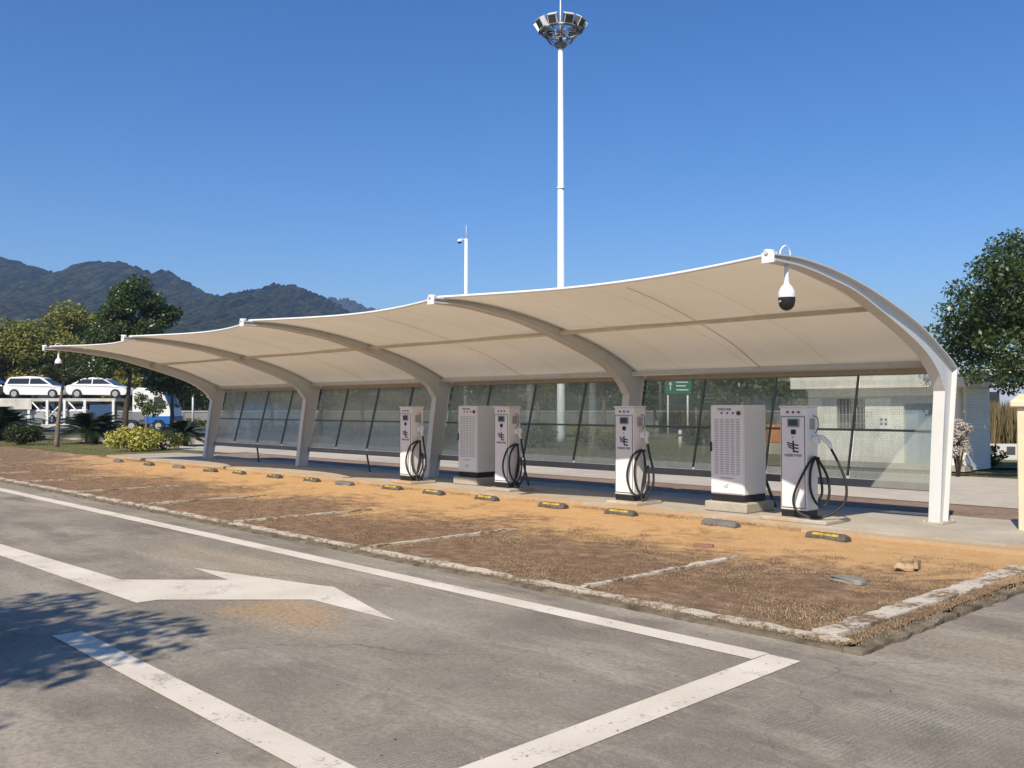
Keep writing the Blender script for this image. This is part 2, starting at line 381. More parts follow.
M = dict(
    steel=m_white_metal(), ribsteel=m_white_metal('pale_grey_rib_paint', (.60, .60, .58), .2), steel_old=m_white_metal('grey_painted_steel', (.60, .59, .56), .3),
    concrete=m_concrete(), paint=m_paint(), bay=m_bay(), membrane=m_membrane(), frosted=m_frosted(),
    slab=m_slab(),
    kerbdark=plain('weathered_kerb', (.20, .165, .115), .92, 0, .15, .6, 6, .8),
    kerbwhite=None, earth=m_ground('bark_earth', (.25, .165, .115), (.36, .25, .175), (.46, .35, .25), 4, 1),
    lawn=m_ground('dry_lawn', (.13, .135, .045), (.20, .18, .075), (.27, .225, .11)),
    field=m_ground('field', (.10, .115, .04), (.14, .13, .06), (.20, .17, .085), .5),
    road=plain('asphalt', (.085, .085, .088), .9, 0, .2, .25, .8, .4), rear=m_ground('pale_concrete_road', (.42, .365, .285), (.54, .475, .38), (.58, .52, .43), 1.4, .3),
    cabinet=m_white_metal('white_powder_coat', (.80, .79, .77), .10), black=plain('black_plastic', (.018, .018, .019), .5, 0, .4),
    creamsteel=plain('cream_steel', (.62, .56, .45), .5), mull=plain('mullion_grey', (.13, .14, .135), .5, .3), sill=plain('sill_grey', (.20, .20, .19), .6, .1), valance=plain('valance_tan', (.40, .335, .25), .8),
    rubber=plain('black_rubber', (.02, .02, .021), .45, 0, .4), screen=plain('screen_glass', (.03, .055, .08), .12, 0, .6, .3, 9),
    ink=plain('navy_ink', (.015, .02, .05), .5), grey=plain('grey_plastic', (.36, .36, .35), .5), dkgrey=plain('dark_grey_frame', (.09, .095, .095), .5, .2),
    yellow=plain('yellow_rubber_stripe', (.50, .36, .07), .8, 0, .2, .65, 16), stop=plain('worn_rubber', (.12, .105, .085), .85, 0, .2, .5, 14, .4),
    stopgrey=plain('dusty_rubber', (.17, .16, .145), .9, 0, .15, .4, 14, .4),
    ringsteel=plain('ring_steel', (.22, .23, .24), .4, .4), lampglass=plain('dark_lamp_glass', (.05, .055, .06), .15, 0, .6), lamp=plain('lamp_housing', (.10, .105, .11), .45, .5), glass=plain('lamp_glass', (.55, .6, .62), .1, .6, .6), galv=plain('white_mast_paint', (.80, .81, .81), .4, 0, .5),
    cream=plain('cream_paint', (.70, .62, .43), .7, 0, .3, .12, 3), tile=m_tile('white_wall_tile', (.85, .82, .74), (.82, .78, .70)),
    carwhite=plain('white_car_paint', (.80, .80, .80), .18, 0, .6, .03, 1), carsilver=plain('silver_car_paint', (.55, .56, .57), .22, .4, .6, .04, 1),
    carblack=plain('black_car_paint', (.02, .021, .024), .15, 0, .6), carblue=plain('blue_car_paint', (.035, .075, .15), .2, 0, .6),
    cabblue=plain('blue_truck_paint', (.02, .12, .42), .3, 0, .5, .08, 1), cabwhite=plain('white_truck_paint', (.76, .75, .70), .3, 0, .5, .08, 1),
    win=plain('dark_window', (.02, .024, .028), .08, 0, .6), decksteel=plain('cream_deck_steel', (.55, .52, .46), .6, 0, .3, .3, 1.5),
    bark=m_bark(), darkbark=m_bark('dark_bark', (.05, .04, .032), (.10, .08, .065)),
    leaf=m_leaf('glossy_green_leaf', (.035, .062, .016), (.070, .108, .030), (.048, .070, .022), .36, .6),
    olive=m_leaf('olive_leaf', (.17, .18, .03), (.27, .26, .055), (.18, .175, .04), .5, .4),
    midleaf=m_leaf('mid_green_leaf', (.062, .098, .026), (.115, .150, .044), (.090, .108, .034), .45, .45),
    croton=m_leaf('yellow_croton_leaf', (.45, .40, .06), (.70, .62, .16), (.22, .26, .05), .45, .4),
    shrub=m_leaf('dark_shrub_leaf', (.030, .050, .018), (.055, .075, .024), (.045, .052, .022), .5, .4),
    flower=m_leaf('pale_blossom_leaf', (.55, .44, .42), (.70, .66, .60), (.16, .17, .09), .6, .3),
    cycad=m_leaf('cycad_leaf', (.014, .026, .012), (.028, .044, .018), (.020, .030, .014), .4, .5, .1),
    reed=m_leaf('dry_reed', (.20, .15, .08), (.32, .235, .13), (.17, .17, .07), .8, .1),
    lawnblade=m_leaf('lawn_blade', (.12, .12, .04), (.24, .20, .09), (.10, .11, .03), .8, .1, .2),
    straw=m_leaf('dry_straw', (.25, .165, .095), (.52, .40, .24), (.17, .115, .065), .9, .1, .1),
    hill=m_hill(), sign=plain('green_sign', (.03, .17, .125), .5), orange=plain('orange_paint', (.70, .24, .05), .5), brickred=plain('brick', (.27, .13, .09), .9),
    stone=plain('grey_stone', (.27, .245, .21), .95, 0, .1, .35, 6, .8), sandstone=plain('sandstone', (.44, .31, .18), .95, 0, .1, .35, 6, .8),
    barrier=plain('barrier_concrete', (.20, .21, .215), .9, 0, .1, .25, .4), bluewall=plain('pale_blue_wall', (.36, .42, .52), .7),
    louvre=plain('louvre_grey', (.52, .52, .51), .5), red=plain('red_lens', (.35, .03, .02), .3), greenl=plain('green_lens', (.02, .20, .05), .3),
)
def m_kerbwhite():
    t = NT('white_washed_kerb'); p = t.pos()
    n = t.noise(p, 2.2, 7, .65); n2 = t.noise(p, 17, 6, .7)
    k = t.math('ADD', t.math('MULTIPLY', n, .5), t.math('MULTIPLY', n2, .5))
    c = t.mix(t.ramp(n2, .3, .7), (.50, .43, .33), (.66, .60, .49))
    c = t.mix(t.ramp(k, .475, .56), c, (.20, .14, .085))
    return t.fin(t.pbr(c, .9, 0, .15, t.bump(n2, .7, .012)))
M['kerbwhite'] = m_kerbwhite()

# ------------------------------------------------------------------ ground and paving (the setting)
def sheet(name, poly, z, mat, grid=0):
    mb = MB(); mb.add([(x, y, z) for x, y in poly], [tuple(range(len(poly)))])
    o = mb.build(name, mat, fixn=False)
    if o.data.polygons[0].normal.z < 0: o.data.flip_normals()
    return tag(o, kind='structure')
def band(d0, p0, d1, p1):      # strip square to the viewing direction (the truck road runs that way)
    return [tuple(at(p, d).xy) for p, d in ((p0, d0), (p1, d0), (p1, d1), (p0, d1))]
sheet('ground', [(-4000, -4000), (4000, -4000), (4000, 4000), (-4000, 4000)], -.03, M['field'])
sheet('pavement', [(-120, -60), (60, -60), (60, 14), (-2.86, 14), (-2.86, 5.78), (-120, 5.78)], 0, M['concrete'])
XL = -46.0
# dead grass bays: an undulating grid
def bay_ground():
    xs = np.concatenate([np.linspace(XL, -20, 70), np.linspace(-19.6, -2.99, 140)]); ys = np.linspace(5.92, 10.86, 60)
    X, Y = np.meshgrid(xs, ys); Z = .030 + .012*np.sin(X*2.1+Y*1.3)*np.sin(Y*2.7) + rng.normal(0, .004, X.shape)
    Z += .028*np.clip((Y-9.2)/1.6, 0, 1)
    n, m = len(xs), len(ys); idx = np.arange(n*m).reshape(m, n)
    me = bpy.data.meshes.new('bay_ground')
    me.from_pydata(np.stack([X, Y, Z], -1).reshape(-1, 3).tolist(), [], np.stack([idx[:-1,:-1], idx[:-1,1:], idx[1:,1:], idx[1:,:-1]], -1).reshape(-1, 4).tolist())
    me.polygons.foreach_set('use_smooth', [True]*len(me.polygons)); me.materials.append(M['bay'])
    o = bpy.data.objects.new('bay_ground', me); COL.objects.link(o); return tag(o, kind='structure')
bay_ground()
# edging
def rough_strip(name, x0, x1, y0, y1, z0, z1, mat, step=.14, jit=.012, along='x'):
    """kerb strip with slightly uneven edges; runs along x or y"""
    a0, a1 = (x0, x1) if along == 'x' else (y0, y1)
    n = max(2, int((a1 - a0) / step)); mb = MB(); vs = []
    for i in range(n + 1):
        a = a0 + (a1 - a0) * i / n
        lo, hi = (y0, y1) if along == 'x' else (x0, x1)
        l = lo + random.uniform(-jit, jit); h = hi + random.uniform(-jit, jit); zt = z1 + random.uniform(-jit, jit) * .3
        for b, z in ((l, z0), (l, zt), (h, zt), (h, z0)):
            vs.append((a, b, z) if along == 'x' else (b, a, z))
    fs = []
    for i in range(n):
        for k in range(3): fs.append((i*4+k, (i+1)*4+k, (i+1)*4+k+1, i*4+k+1))
    fs += [(0, 1, 2, 3), tuple(n*4+k for k in (3, 2, 1, 0))]
    mb.add(vs, fs); return tag(mb.build(name, mat), kind='structure')
rough_strip('front_kerb', XL, -2.98, 5.78, 5.90, -.02, .022, M['kerbdark'], .13, .022)
rough_strip('front_kerb_edging', XL, -3.02, 5.905, 6.0, -.02, .045, M['kerbwhite'], .12, .02)
rough_strip('side_kerb', -2.97, -2.86, 5.79, 10.9, -.02, .026, M['kerbdark'], .10, .035, 'y')
rough_strip('side_kerb_edging', -3.32, -3.13, 6.03, 9.9, .0, .048, M['kerbwhite'], .12, .02, 'y')
for bx in (-5.52, -8.75, -11.95, -15.15, -18.3, -21.5, -24.7, -27.9, -31.1, -34.3, -37.5, -40.7):
    rough_strip('bay_edging', bx-.034, bx+.034, 6.02, 8.25 + random.uniform(-.3, .4), .0, .050, M['kerbwhite'], .11, .02, 'y')
# raised slab under the canopy
rough_strip('slab', -30.2, -2.3, 10.87, 13.25, -.02, .12, M['slab'], .5, .012)
rough_strip('slab_kerb', -6.0, 40, 10.62, 10.865, -.02, .10, M['slab'], .4, .012)
sheet('planting_bed', [(-30.5, 13.2), (-4.6, 13.2), (-4.6, 15.9), (-30.5, 15.9)], .006, M['earth'])
sheet('rear_yard', [(-4.6, 13.2), (50, 13.2), (50, 15.9), (-4.6, 15.9)], .010, M['rear'])
sheet('rear_road', [(-52, 15.9), (60, 15.9), (60, 22.5), (-52, 22.5)], .014, M['rear'])
sheet('lawn', [(-62, 10.9), (-29.5, 10.9), (-29.5, 15.9), (-52, 15.9), (-52, 40), (-80, 40)], -.006, M['lawn'])
sheet('path', [(-47, 15.2), (-30.6, 15.2), (-30.6, 18.6), (-47, 18.6)], .018, M['rear'])
sheet('rear_lawn', [(-52, 22.5), (-14, 22.5), (-14, 60), (-60, 60)], -.004, M['lawn'])
sheet('truck_road', band(56, -400, 80, 520), .020, M['road'])
sheet('truck_road_line', band(80.05, -400, 80.5, 520), .024, M['paint'])
sheet('far_road', band(86, -600, 108, 1500), .020, M['road'])

# painted markings
def marking(name, poly, z=.004):
    return sheet(name, poly, z, M['paint'])
marking('long_painted_line', [(-60, 4.98), (-3.29, 5.20), (-3.29, 5.40), (-60, 5.22)][:4])
marking('end_painted_line', [(-3.06, -1.5), (-2.83, -1.5), (-3.05, 5.38), (-3.285, 5.38)])
marking('near_painted_line', [(-6.97, 2.15), (-1.0, 2.17), (-1.0, 2.36), (-6.97, 2.35)], .008)
marking('painted_arrow', [(-12.6, 2.86), (-12.35, 3.14), (-8.83, 3.32), (-8.13, 4.04), (-8.98, 4.09), (-7.37, 4.50), (-7.17, 4.57), (-5.70, 4.18), (-6.82, 4.13), (-7.69, 3.20), (-7.69, 3.02)])

# dead grass tufts
def straw(n, fn, h, name, mats, mi=None):
    xy = np.array([fn() for _ in range(n)]); a = rng.uniform(0, 2*np.pi, n)
    L = rng.uniform(.5, 1, n) * h; lean = rng.uniform(.7, 1.52, n); w = rng.uniform(.0015, .004, n)
    d = np.stack([np.cos(a), np.sin(a)], -1); s = np.stack([-d[:,1], d[:,0]], -1)
    base = np.concatenate([xy, np.full((n,1), .03)], 1)
    v = np.zeros((n, 3, 3)); 
    v[:,0,:2] = base[:,:2] - s*w[:,None]; v[:,1,:2] = base[:,:2] + s*w[:,None]; v[:,0,2] = v[:,1,2] = .028
    v[:,2,:2] = base[:,:2] + d*(L*np.sin(lean))[:,None]; v[:,2,2] = .032 + L*np.cos(lean).clip(.12)
    return np_mesh(name, v.reshape(-1, 3), 3, mats)
def f1():
    while True:
        x = -3.2 - 26*random.random()**1.9; y = 6.0 + 2.9*random.random()
        if y < 7.9 + .8*random.random(): return (x, y)
tag(straw(95000, f1, .028, 'dead_grass', M['straw']), kind='stuff')
def f2():
    c = random.choice(CL); return (random.gauss(c[0], c[2]), random.gauss(c[1], c[2]*.6))
CL = [(-3.4 - 26*random.random()**1.5, 8.3 + 1.6*random.random()**1.6, random.uniform(.05, .28)) for _ in range(130)]
tag(straw(14000, f2, .045, 'sparse_dead_grass', M['straw']), kind='stuff')
CL2 = [(-6.0 - 26*random.random()**1.3, 10.74 + random.gauss(0, .05), random.uniform(.06, .30)) for _ in range(150)]
def f3():
    c = random.choice(CL2); return (random.gauss(c[0], c[2]), random.gauss(c[1], .06))
tag(straw(24000, f3, .12, 'kerb_dead_grass', M['straw']), kind='stuff')
def f4():
    t = random.random()
    if t < .6: return (-3.0 - 24*random.random()**1.7, 5.9 + random.gauss(0, .045))
    return (-3.02 + random.gauss(0, .07), 5.9 + 4*random.random())
tag(straw(14000, f4, .032, 'edge_dead_grass', M['straw']), kind='stuff')
def f5(): return (-30 - 18*random.random(), 10.9 + 4.2*random.random()**1.3)
tag(straw(16000, f5, .12, 'lawn_grass', M['lawnblade']), kind='stuff')
# leaf litter and grit on the pavement
def litter(n):
    v = []
    for _ in range(n):
        x = -2.0 - 15*random.random()**1.4; y = random.uniform(.8, 5.7); r = random.uniform(.004, .014); a = random.random()*6.3
        for k in range(4): v.append((x + r*math.cos(a+k*1.57)*(1 if k % 2 else .5), y + r*math.sin(a+k*1.57)*(1 if k % 2 else .5), .006 + random.uniform(0, .006)))
    return np_mesh('leaf_litter', np.array(v), 4, M['straw'])
tag(litter(420), kind='stuff')

# ------------------------------------------------------------------ canopy
BAY = 5.27; XK = [-5.0 - BAY*k for k in range(5)]
canopy = empty('carport_canopy', (XK[2], 12.28, .12))
tag(canopy, 'long white tensile membrane carport with curved steel ribs and a dusty translucent rear wall', 'carport')
def inC(mb, name, mat, bevel=0):        # build in world coordinates, parent to the canopy
    ox, oy, oz = canopy.location
    mb.v = [warp(*v) for v in mb.v]
    mb.v = [(x-ox, y-oy, z-oz) for x, y, z in mb.v]
    return mb.build(name, mat, canopy, bevel)
OUT = [(12.42, .12), (12.60, 1.1), (12.79, 2.13), (12.50, 2.29), (11.65, 2.636), (10.56, 2.92), (9.60, 3.09), (8.75, 3.16), (8.17, 3.145)]
INN = [(12.16, .12), (12.27, 1.1), (12.37, 1.82), (12.10, 2.12), (11.52, 2.42), (10.10, 2.86), (9.30, 3.00), (8.70, 3.065), (8.19, 3.075)]
def curve2(pts, a, b, n):
    c = catmull([(0, y, z) for y, z in pts[a:b+1]], n); return [(p.y, p.z) for p in c]
def dense(pts, knee):
    c1 = [pts[0], pts[1], pts[2]] if knee == 2 else None
    return curve2(pts, 0, 2, 3)[:-1] + curve2(pts, 2, len(pts)-1, 5) if knee == 2 else curve2(pts, 0, len(pts)-1, 5)
OUTC = dense(OUT, 2); INNC = dense(INN, 2)
DY = [.08, -.05, -.22, -.36, -.42]; DZ = [0, 0, .02, .02, .05]
def warp(x, y, z):
    """the front line of the roof runs slightly askew to the column line"""
    k = max(0, min(3.999, (XK[0]-x)/BAY)); i = int(k); t = k-i; w = max(0, min(1, (12.2-y)/4))
    return (x, y + (DY[i]+(DY[i+1]-DY[i])*t)*w, z + (DZ[i]+(DZ[i+1]-DZ[i])*t)*w)
def ribbon(mb, curve, x, w, t, sgn):
    """steel flange: strip of width w along x, thickness t, following a curve in the yz plane"""
    n = len(curve); vs = []
    for i, (y, z) in enumerate(curve):
        a = curve[max(i-1, 0)]; b = curve[min(i+1, n-1)]
        dy, dz = b[0]-a[0], b[1]-a[1]; l = math.hypot(dy, dz); ny, nz = -dz/l*sgn*t, dy/l*sgn*t
        for xx, o in ((x-w/2, 0), (x+w/2, 0), (x+w/2, 1), (x-w/2, 1)): vs.append((xx, y+ny*o, z+nz*o))
    fs = [(0,1,2,3), tuple((n-1)*4+k for k in (3,2,1,0))]
    for i in range(n-1):
        for k in range(4): fs.append((i*4+k, i*4+(k+1) % 4, (i+1)*4+(k+1) % 4, (i+1)*4+k))
    mb.add(vs, fs)
ox, oy, oz = canopy.location
for k, x in enumerate(XK):
    rib = MB()
    poly = OUTC + INNC[::-1]
    n = len(OUTC); 
    vs = []
    for xx in (x-.012, x+.012):
        vs += [(xx, y, z) for y, z in OUTC] + [(xx, y, z) for y, z in INNC]
    fs = []; N = 2*n
    for i in range(n-1):
        fs.append((i, i+1, n+i+1, n+i)); fs.append((N+i, N+n+i, N+n+i+1, N+i+1))
    rib.add(vs, fs)
    ro = inC(rib, 'rib', M['ribsteel'])
    fl = MB(); ribbon(fl, OUTC, x, .15, .016, 1); f0 = inC(fl, 'outer_flange', M['ribsteel']); f0.parent = ro
    fl = MB(); ribbon(fl, INNC, x, .15, .020, -1); f1_ = inC(fl, 'inner_flange', M['ribsteel']); f1_.parent = ro
    bp = MB(); bp.box((x, 12.29, .126), (.28, .42, .012))
    for sx in (-1, 1):
        for sy in (-1, 1): bp.lathe([(0, .03), (.018, .03), (.018, 0)], (x+sx*.11, 12.29+sy*.17, .132), 6)
    b0 = inC(bp, 'base_plate', M['slab']); b0.parent = ro
    tp = MB(); tp.box((x, 8.165, 3.110), (.14, .014, .105)); tp.tube([(x-.02, 8.14, 3.165), (x+.02, 8.24, 3.172)], .028, 8)
    e0 = inC(tp, 'end_plate', M['steel']); e0.parent = ro
    for c in (ro,): pass
# membrane: one fabric skin, scalloped between the rib tips
PROF = [(12.90, 2.085), (12.84, 2.16), (12.68, 2.235)] + [(y, z) for y, z in curve2(OUT, 3, 8, 8)]
plen = [0]
for a, b in zip(PROF, PROF[1:]): plen.append(plen[-1] + math.hypot(b[0]-a[0], b[1]-a[1]))
def prof(s):
    for i in range(len(plen)-1):
        if s <= plen[i+1]:
            t = (s-plen[i])/(plen[i+1]-plen[i]); return (PROF[i][0]+(PROF[i+1][0]-PROF[i][0])*t, PROF[i][1]+(PROF[i+1][1]-PROF[i][1])*t)
    return PROF[-1]
mb = MB(); NX, NS = 24, 26; front = []; edge = []
vs = []
for k in range(4):
    for i in range(NX + (1 if k == 3 else 0)):
        t = i/NX; x = XK[k] + (XK[k+1]-XK[k])*t; par = 4*t*(1-t)
        smax = plen[-1]*(1 - .028) - .52*par**.9
        for j in range(NS+1):
            u = j/NS; y, z = prof(smax*u)
            vs.append((x, y, z + .020 - .075*par*math.sin(math.pi*min(1, u*1.0))**.8 - .02*par*u))
        edge.append(vs[-1])
nx = len(edge); fs = []
for i in range(nx-1):
    for j in range(NS): fs.append((i*(NS+1)+j, i*(NS+1)+j+1, (i+1)*(NS+1)+j+1, (i+1)*(NS+1)+j))
mb.add(vs, fs, 0, True); mem = inC(mb, 'membrane', M['membrane'])
mb = MB(); mb.tube(edge, .020, 6); inC(mb, 'edge_cable', M['steel'])
# purlins and seams below the skin
def skin_z(y):
    best = min(range(len(PROF)-1), key=lambda i: 0 if min(PROF[i][0], PROF[i+1][0]) <= y <= max(PROF[i][0], PROF[i+1][0]) else 9+abs(PROF[i][0]-y))
    a, b = PROF[best], PROF[best+1]; return a[1]+(b[1]-a[1])*(y-a[0])/(b[0]-a[0])
for y, r, dz in ((10.75, .034, .085),):
    mb = MB(); mb.tube([(XK[0]-.02, y, skin_z(y)-dz), (XK[4]-.05, y, skin_z(y)-dz)], r, 10); inC(mb, 'purlin', M['creamsteel'])
mb = MB(); mb.tube([(XK[0], 12.56, 2.19), (XK[4], 12.56, 2.19)], .05, 10); inC(mb, 'eave_purlin', M['steel_old'])
for k in range(4):
    x = (XK[k]+XK[k+1])/2; par = 1; pts = []
    smax = plen[-1]*.972 - .52
    for j in range(2, 24):
        u = j/24; y, z = prof(smax*u); pts.append((x + .35*(u-.5), y, z - .004 - .075*math.sin(math.pi*u)**.8 - .02*u))
    mb = MB()
    vs = []
    for p in pts: vs += [(p[0]-.012, p[1], p[2]), (p[0]+.012, p[1], p[2])]
    mb.add(vs, [(2*i, 2*i+1, 2*i+3, 2*i+2) for i in range(len(pts)-1)], 0, True)
    inC(mb, 'seam', plain('seam_tape', (.62, .55, .43), .8) if k == 0 else bpy.data.materials['seam_tape'])
# rear wall: leaning frame with fluted sheets
YW = lambda z: 12.33 + .25*(z-.12)
TILT = Matrix.Rotation(-math.atan(.25), 3, 'X')
def wbar(x0, x1, z, h, t, name, mat=None):
    mb = MB(); mb.box(((x0+x1)/2, YW(z), z), (abs(x1-x0), t, h), 0, TILT); return inC(mb, name, mat or M['dkgrey'])
for k in range(4):
    xa, xb = XK[k]-.10, XK[k+1]+.10
    wbar(xa, xb, .555, .10, .06, 'sill_rail', M['sill']); wbar(xa, xb, 1.29, .024, .04, 'mid_rail', M['mull']); wbar(xa, xb, 2.145, .15, .06, 'top_rail', M['valance'])
    for i in range(4):
        x0 = XK[k] - BAY/4*i; x1 = x0 - BAY/4
        if i:
            mb = MB(); z = 1.355; mb.box((x0, YW(z), z), (.022, .04, 1.46), 0, TILT); inC(mb, 'mullion', M['mull'])
        z = 1.36; w = BAY/4 - (.13 if i in (0, 3) else .05); c = (x0+x1)/2 - (.04 if i == 0 else -.04 if i == 3 else 0)
        mb = MB(); mb.box((c, YW(z)+.012, z), (w, .006, 1.54), 0, TILT); inC(mb, 'wall_panel', M['frosted'])
    xm = (XK[k]+XK[k+1])/2
    mb = MB(); mb.tube([(xm, YW(.52)+.04, .52), (xm+.2, 12.42, .115)], .024, 6); inC(mb, 'brace', M['dkgrey'])

# ------------------------------------------------------------------ lettering
def text_mesh(name, body, size, mat, parent, loc, align='CENTER', rot=(math.pi/2, 0, 0), ext=.0015):
    cu = bpy.data.curves.new(name, 'FONT'); cu.body = body; cu.size = size; cu.align_x = align; cu.extrude = ext
    cu.resolution_u = 2
    o = bpy.data.objects.new(name, cu); COL.objects.link(o)
    bpy.context.view_layer.update()
    me = bpy.data.meshes.new_from_object(o.evaluated_get(bpy.context.evaluated_depsgraph_get()))
    bpy.data.objects.remove(o); bpy.data.curves.remove(cu)
    me.name = name; me.materials.clear(); me.materials.append(mat)
    r = bpy.data.objects.new(name, me); COL.objects.link(r); r.parent = parent; r.location = loc; r.rotation_euler = rot
    return r

# ------------------------------------------------------------------ chargers
CW, CD, CH = .38, .30, 1.44       # body; local origin at floor, front face y = 0, -y to the bays
def make_charger(cables):
    r = empty('charging_station')
    MB().bbox((0, CD/2, .045), (CW-.01, CD-.02, .09), .006).build('plinth', M['black'], r)
    MB().bbox((0, CD/2, .09+(CH-.09)/2), (CW, CD, CH-.09), .012).build('cabinet', M['cabinet'], r)
    MB().bbox((0, CD/2-.004, CH+.008), (CW+.016, CD+.024, .022), .006).build('top_cap', M['cabinet'], r)
    # door outline groove: thin raised door panel
    MB().bbox((0, -.002, .72), (CW-.05, .008, 1.18), .003).build('door', M['cabinet'], r)
    dg = MB(); dw = CW-.05
    for c, d in (((-dw/2-.004, -.002, .72), (.007, .007, 1.19)), ((dw/2+.004, -.002, .72), (.007, .007, 1.19)), ((0, -.002, .1225), (dw+.015, .007, .007)), ((0, -.002, 1.3175), (dw+.015, .007, .007))): dg.box(c, d)
    dg.build('door_gap', M['dkgrey'], r)
    sc = MB().bbox((.01, -.010, 1.235), (.175, .012, .115), .004).build('screen_bezel', M['grey'], r)
    MB().box((.01, -.0175, 1.237), (.135, .004, .08)).build('screen', M['screen'], sc)
    MB().bbox((.01, -.010, 1.115), (.068, .012, .062), .004).build('card_reader', M['ink'], r)
    for i, m in enumerate((M['black'], M['black'], M['black'])):
        il = MB(); il.tube([(-.075+.08*i, 0, 1.375), (-.075+.08*i, -.014, 1.375)], .014, 12); il.build('indicator_light', m, r)
    q = .007
    lg = MB()
    def par(x0, z0, x1, z1, h): lg.prism([(x0, z0), (x1, z1), (x1, z1-h), (x0, z0-h)], -q-.002, -q)
    par(-.085, .985, .0, .962, .016); par(-.078, .957, .0, .934, .016); par(-.071, .929, .0, .906, .016)
    lg.prism([(-.004, 1.0), (.016, 1.0), (.022, .85), (.002, .85)], -q-.004, -q-.0005)
    par(.018, .958, .082, .950, .018); par(.02, .918, .082, .910, .018); par(.02, .872, .082, .866, .020)
    lg.build('logo', M['ink'], r)
    text_mesh('lettering', '中国南方电网', .042, M['ink'], r, (0, -.0065, .793))
    text_mesh('small_mark', '⌁', .05, M['ink'], r, (.0, -.0065, 1.03)) if 0 else MB().box((0, -.0075, 1.045), (.026, .003, .018)).build('small_mark', M['grey'], r)
    # side fittings on the +x face
    MB().bbox((CW/2+.006, .15, 1.22), (.012, .12, .14), .004).build('side_vent', M['grey'], r)
    MB().bbox((CW/2+.045, .17, 1.01), (.09, .10, .09), .012).build('gun_holster', M['cabinet'], r)
    MB().bbox((CW/2+.05, .15, .775), (.10, .05, .035), .008).build('cable_hook', M['black'], r)
    g = MB(); gb = cables['gun']
    g.tube([(CW/2+.06, .17, 1.06), (CW/2+.13, .18, 1.045), (gb[0]-.03, gb[1], gb[2]+.07), gb], [.028, .034, .030, .02], 10); g.build('charging_gun', M['cabinet'], r)
    lead = MB(); lead.tube(catmull([(CW/2, .18, 1.33), (CW/2+.06, .18, 1.30), (CW/2+.07, .18, 1.18), (CW/2+.03, .18, 1.10)], 5), .006, 6); lead.build('signal_lead', M['rubber'], r)
    for pts in cables['loops']:
        c = MB(); c.tube(catmull(pts, 7), cables.get('r', .017), 8); c.build('cable', M['rubber'], r)
    return r
h = CW/2
wide = dict(gun=(h+.25, .18, .90), loops=[
    [(h+.25, .18, .90), (h+.36, .18, .70), (h+.45, .18, .45), (h+.44, .14, .22), (h+.28, .03, .06), (h+.06, -.08, .03), (h-.10, -.10, .12), (h-.13, -.10, .28), (h-.05, -.06, .52), (h+.03, .05, .74), (h+.05, .14, .79)],
    [(h+.05, .14, .80), (h+.03, .05, .62), (h+.04, .03, .36), (h+.10, .08, .19), (h+.17, .16, .17), (h+.21, .20, .34), (h+.18, .19, .56), (h+.07, .16, .77)],
    [(h+.06, .15, .78), (h+.12, .14, .55), (h+.14, .14, .34), (h+.10, .12, .22)]])
slim = dict(gun=(h+.13, .18, .88), loops=[
    [(h+.13, .18, .88), (h+.17, .18, .70), (h+.24, .17, .48), (h+.25, .15, .25), (h+.17, .08, .05), (h+.11, .05, .045), (h+.10, .08, .22), (h+.11, .13, .5), (h+.09, .15, .66)],
    [(h+.05, .14, .79), (h-.02, .00, .70), (h-.07, -.07, .45), (h-.04, -.07, .24), (h+.05, -.02, .10), (h+.11, .07, .16), (h+.12, .14, .40), (h+.08, .16, .68), (h+.06, .15, .79)],
    [(h+.05, .14, .79), (h+.01, .03, .60), (h+.02, .0, .36), (h+.06, .03, .18), (h+.13, .09, .12), (h+.17, .15, .30), (h+.14, .17, .55)]])
grp = 'charging stations along the kerb'
PZ = .17
CH_POS = [(-6.37, 11.08), (-9.30, 11.15), (-12.33, 11.36), (-14.82, 11.08)]
cA = make_charger(wide); cB = make_charger(slim)
chs = [cA, cB, copy_tree(cB), copy_tree(cB)]
CH_LAB = ['white charging station nearest the end column, its black cable hanging in wide loops',
          'white charging station in front of the second column, its lower half in sunlight',
          'white charging station standing just in front of the farther tall cabinet',
          'white charging station farthest along the kerb, beside the third column']
for o, (x, y), lb in zip(chs, CH_POS, CH_LAB):
    o.location = (x, y, PZ); tag(o, lb, 'charging station', grp)
# pads
for (x, y), lb, w in zip(CH_POS, ['cracked concrete pad under the charging station nearest the end column', 'concrete pad under the half sunlit charging station in front of the second column', 'concrete pad under the charging station by the farther tall cabinet', 'concrete pad under the farthest charging station'], (.95, .62, .62, .62)):
    mb = MB(); mb.bbox((x+.06, y+.16, .143), (w, .62, .054), .012)
    tag(mb.build('concrete_pad', M['slab']), lb, 'concrete pad', 'pads under the charging stations')

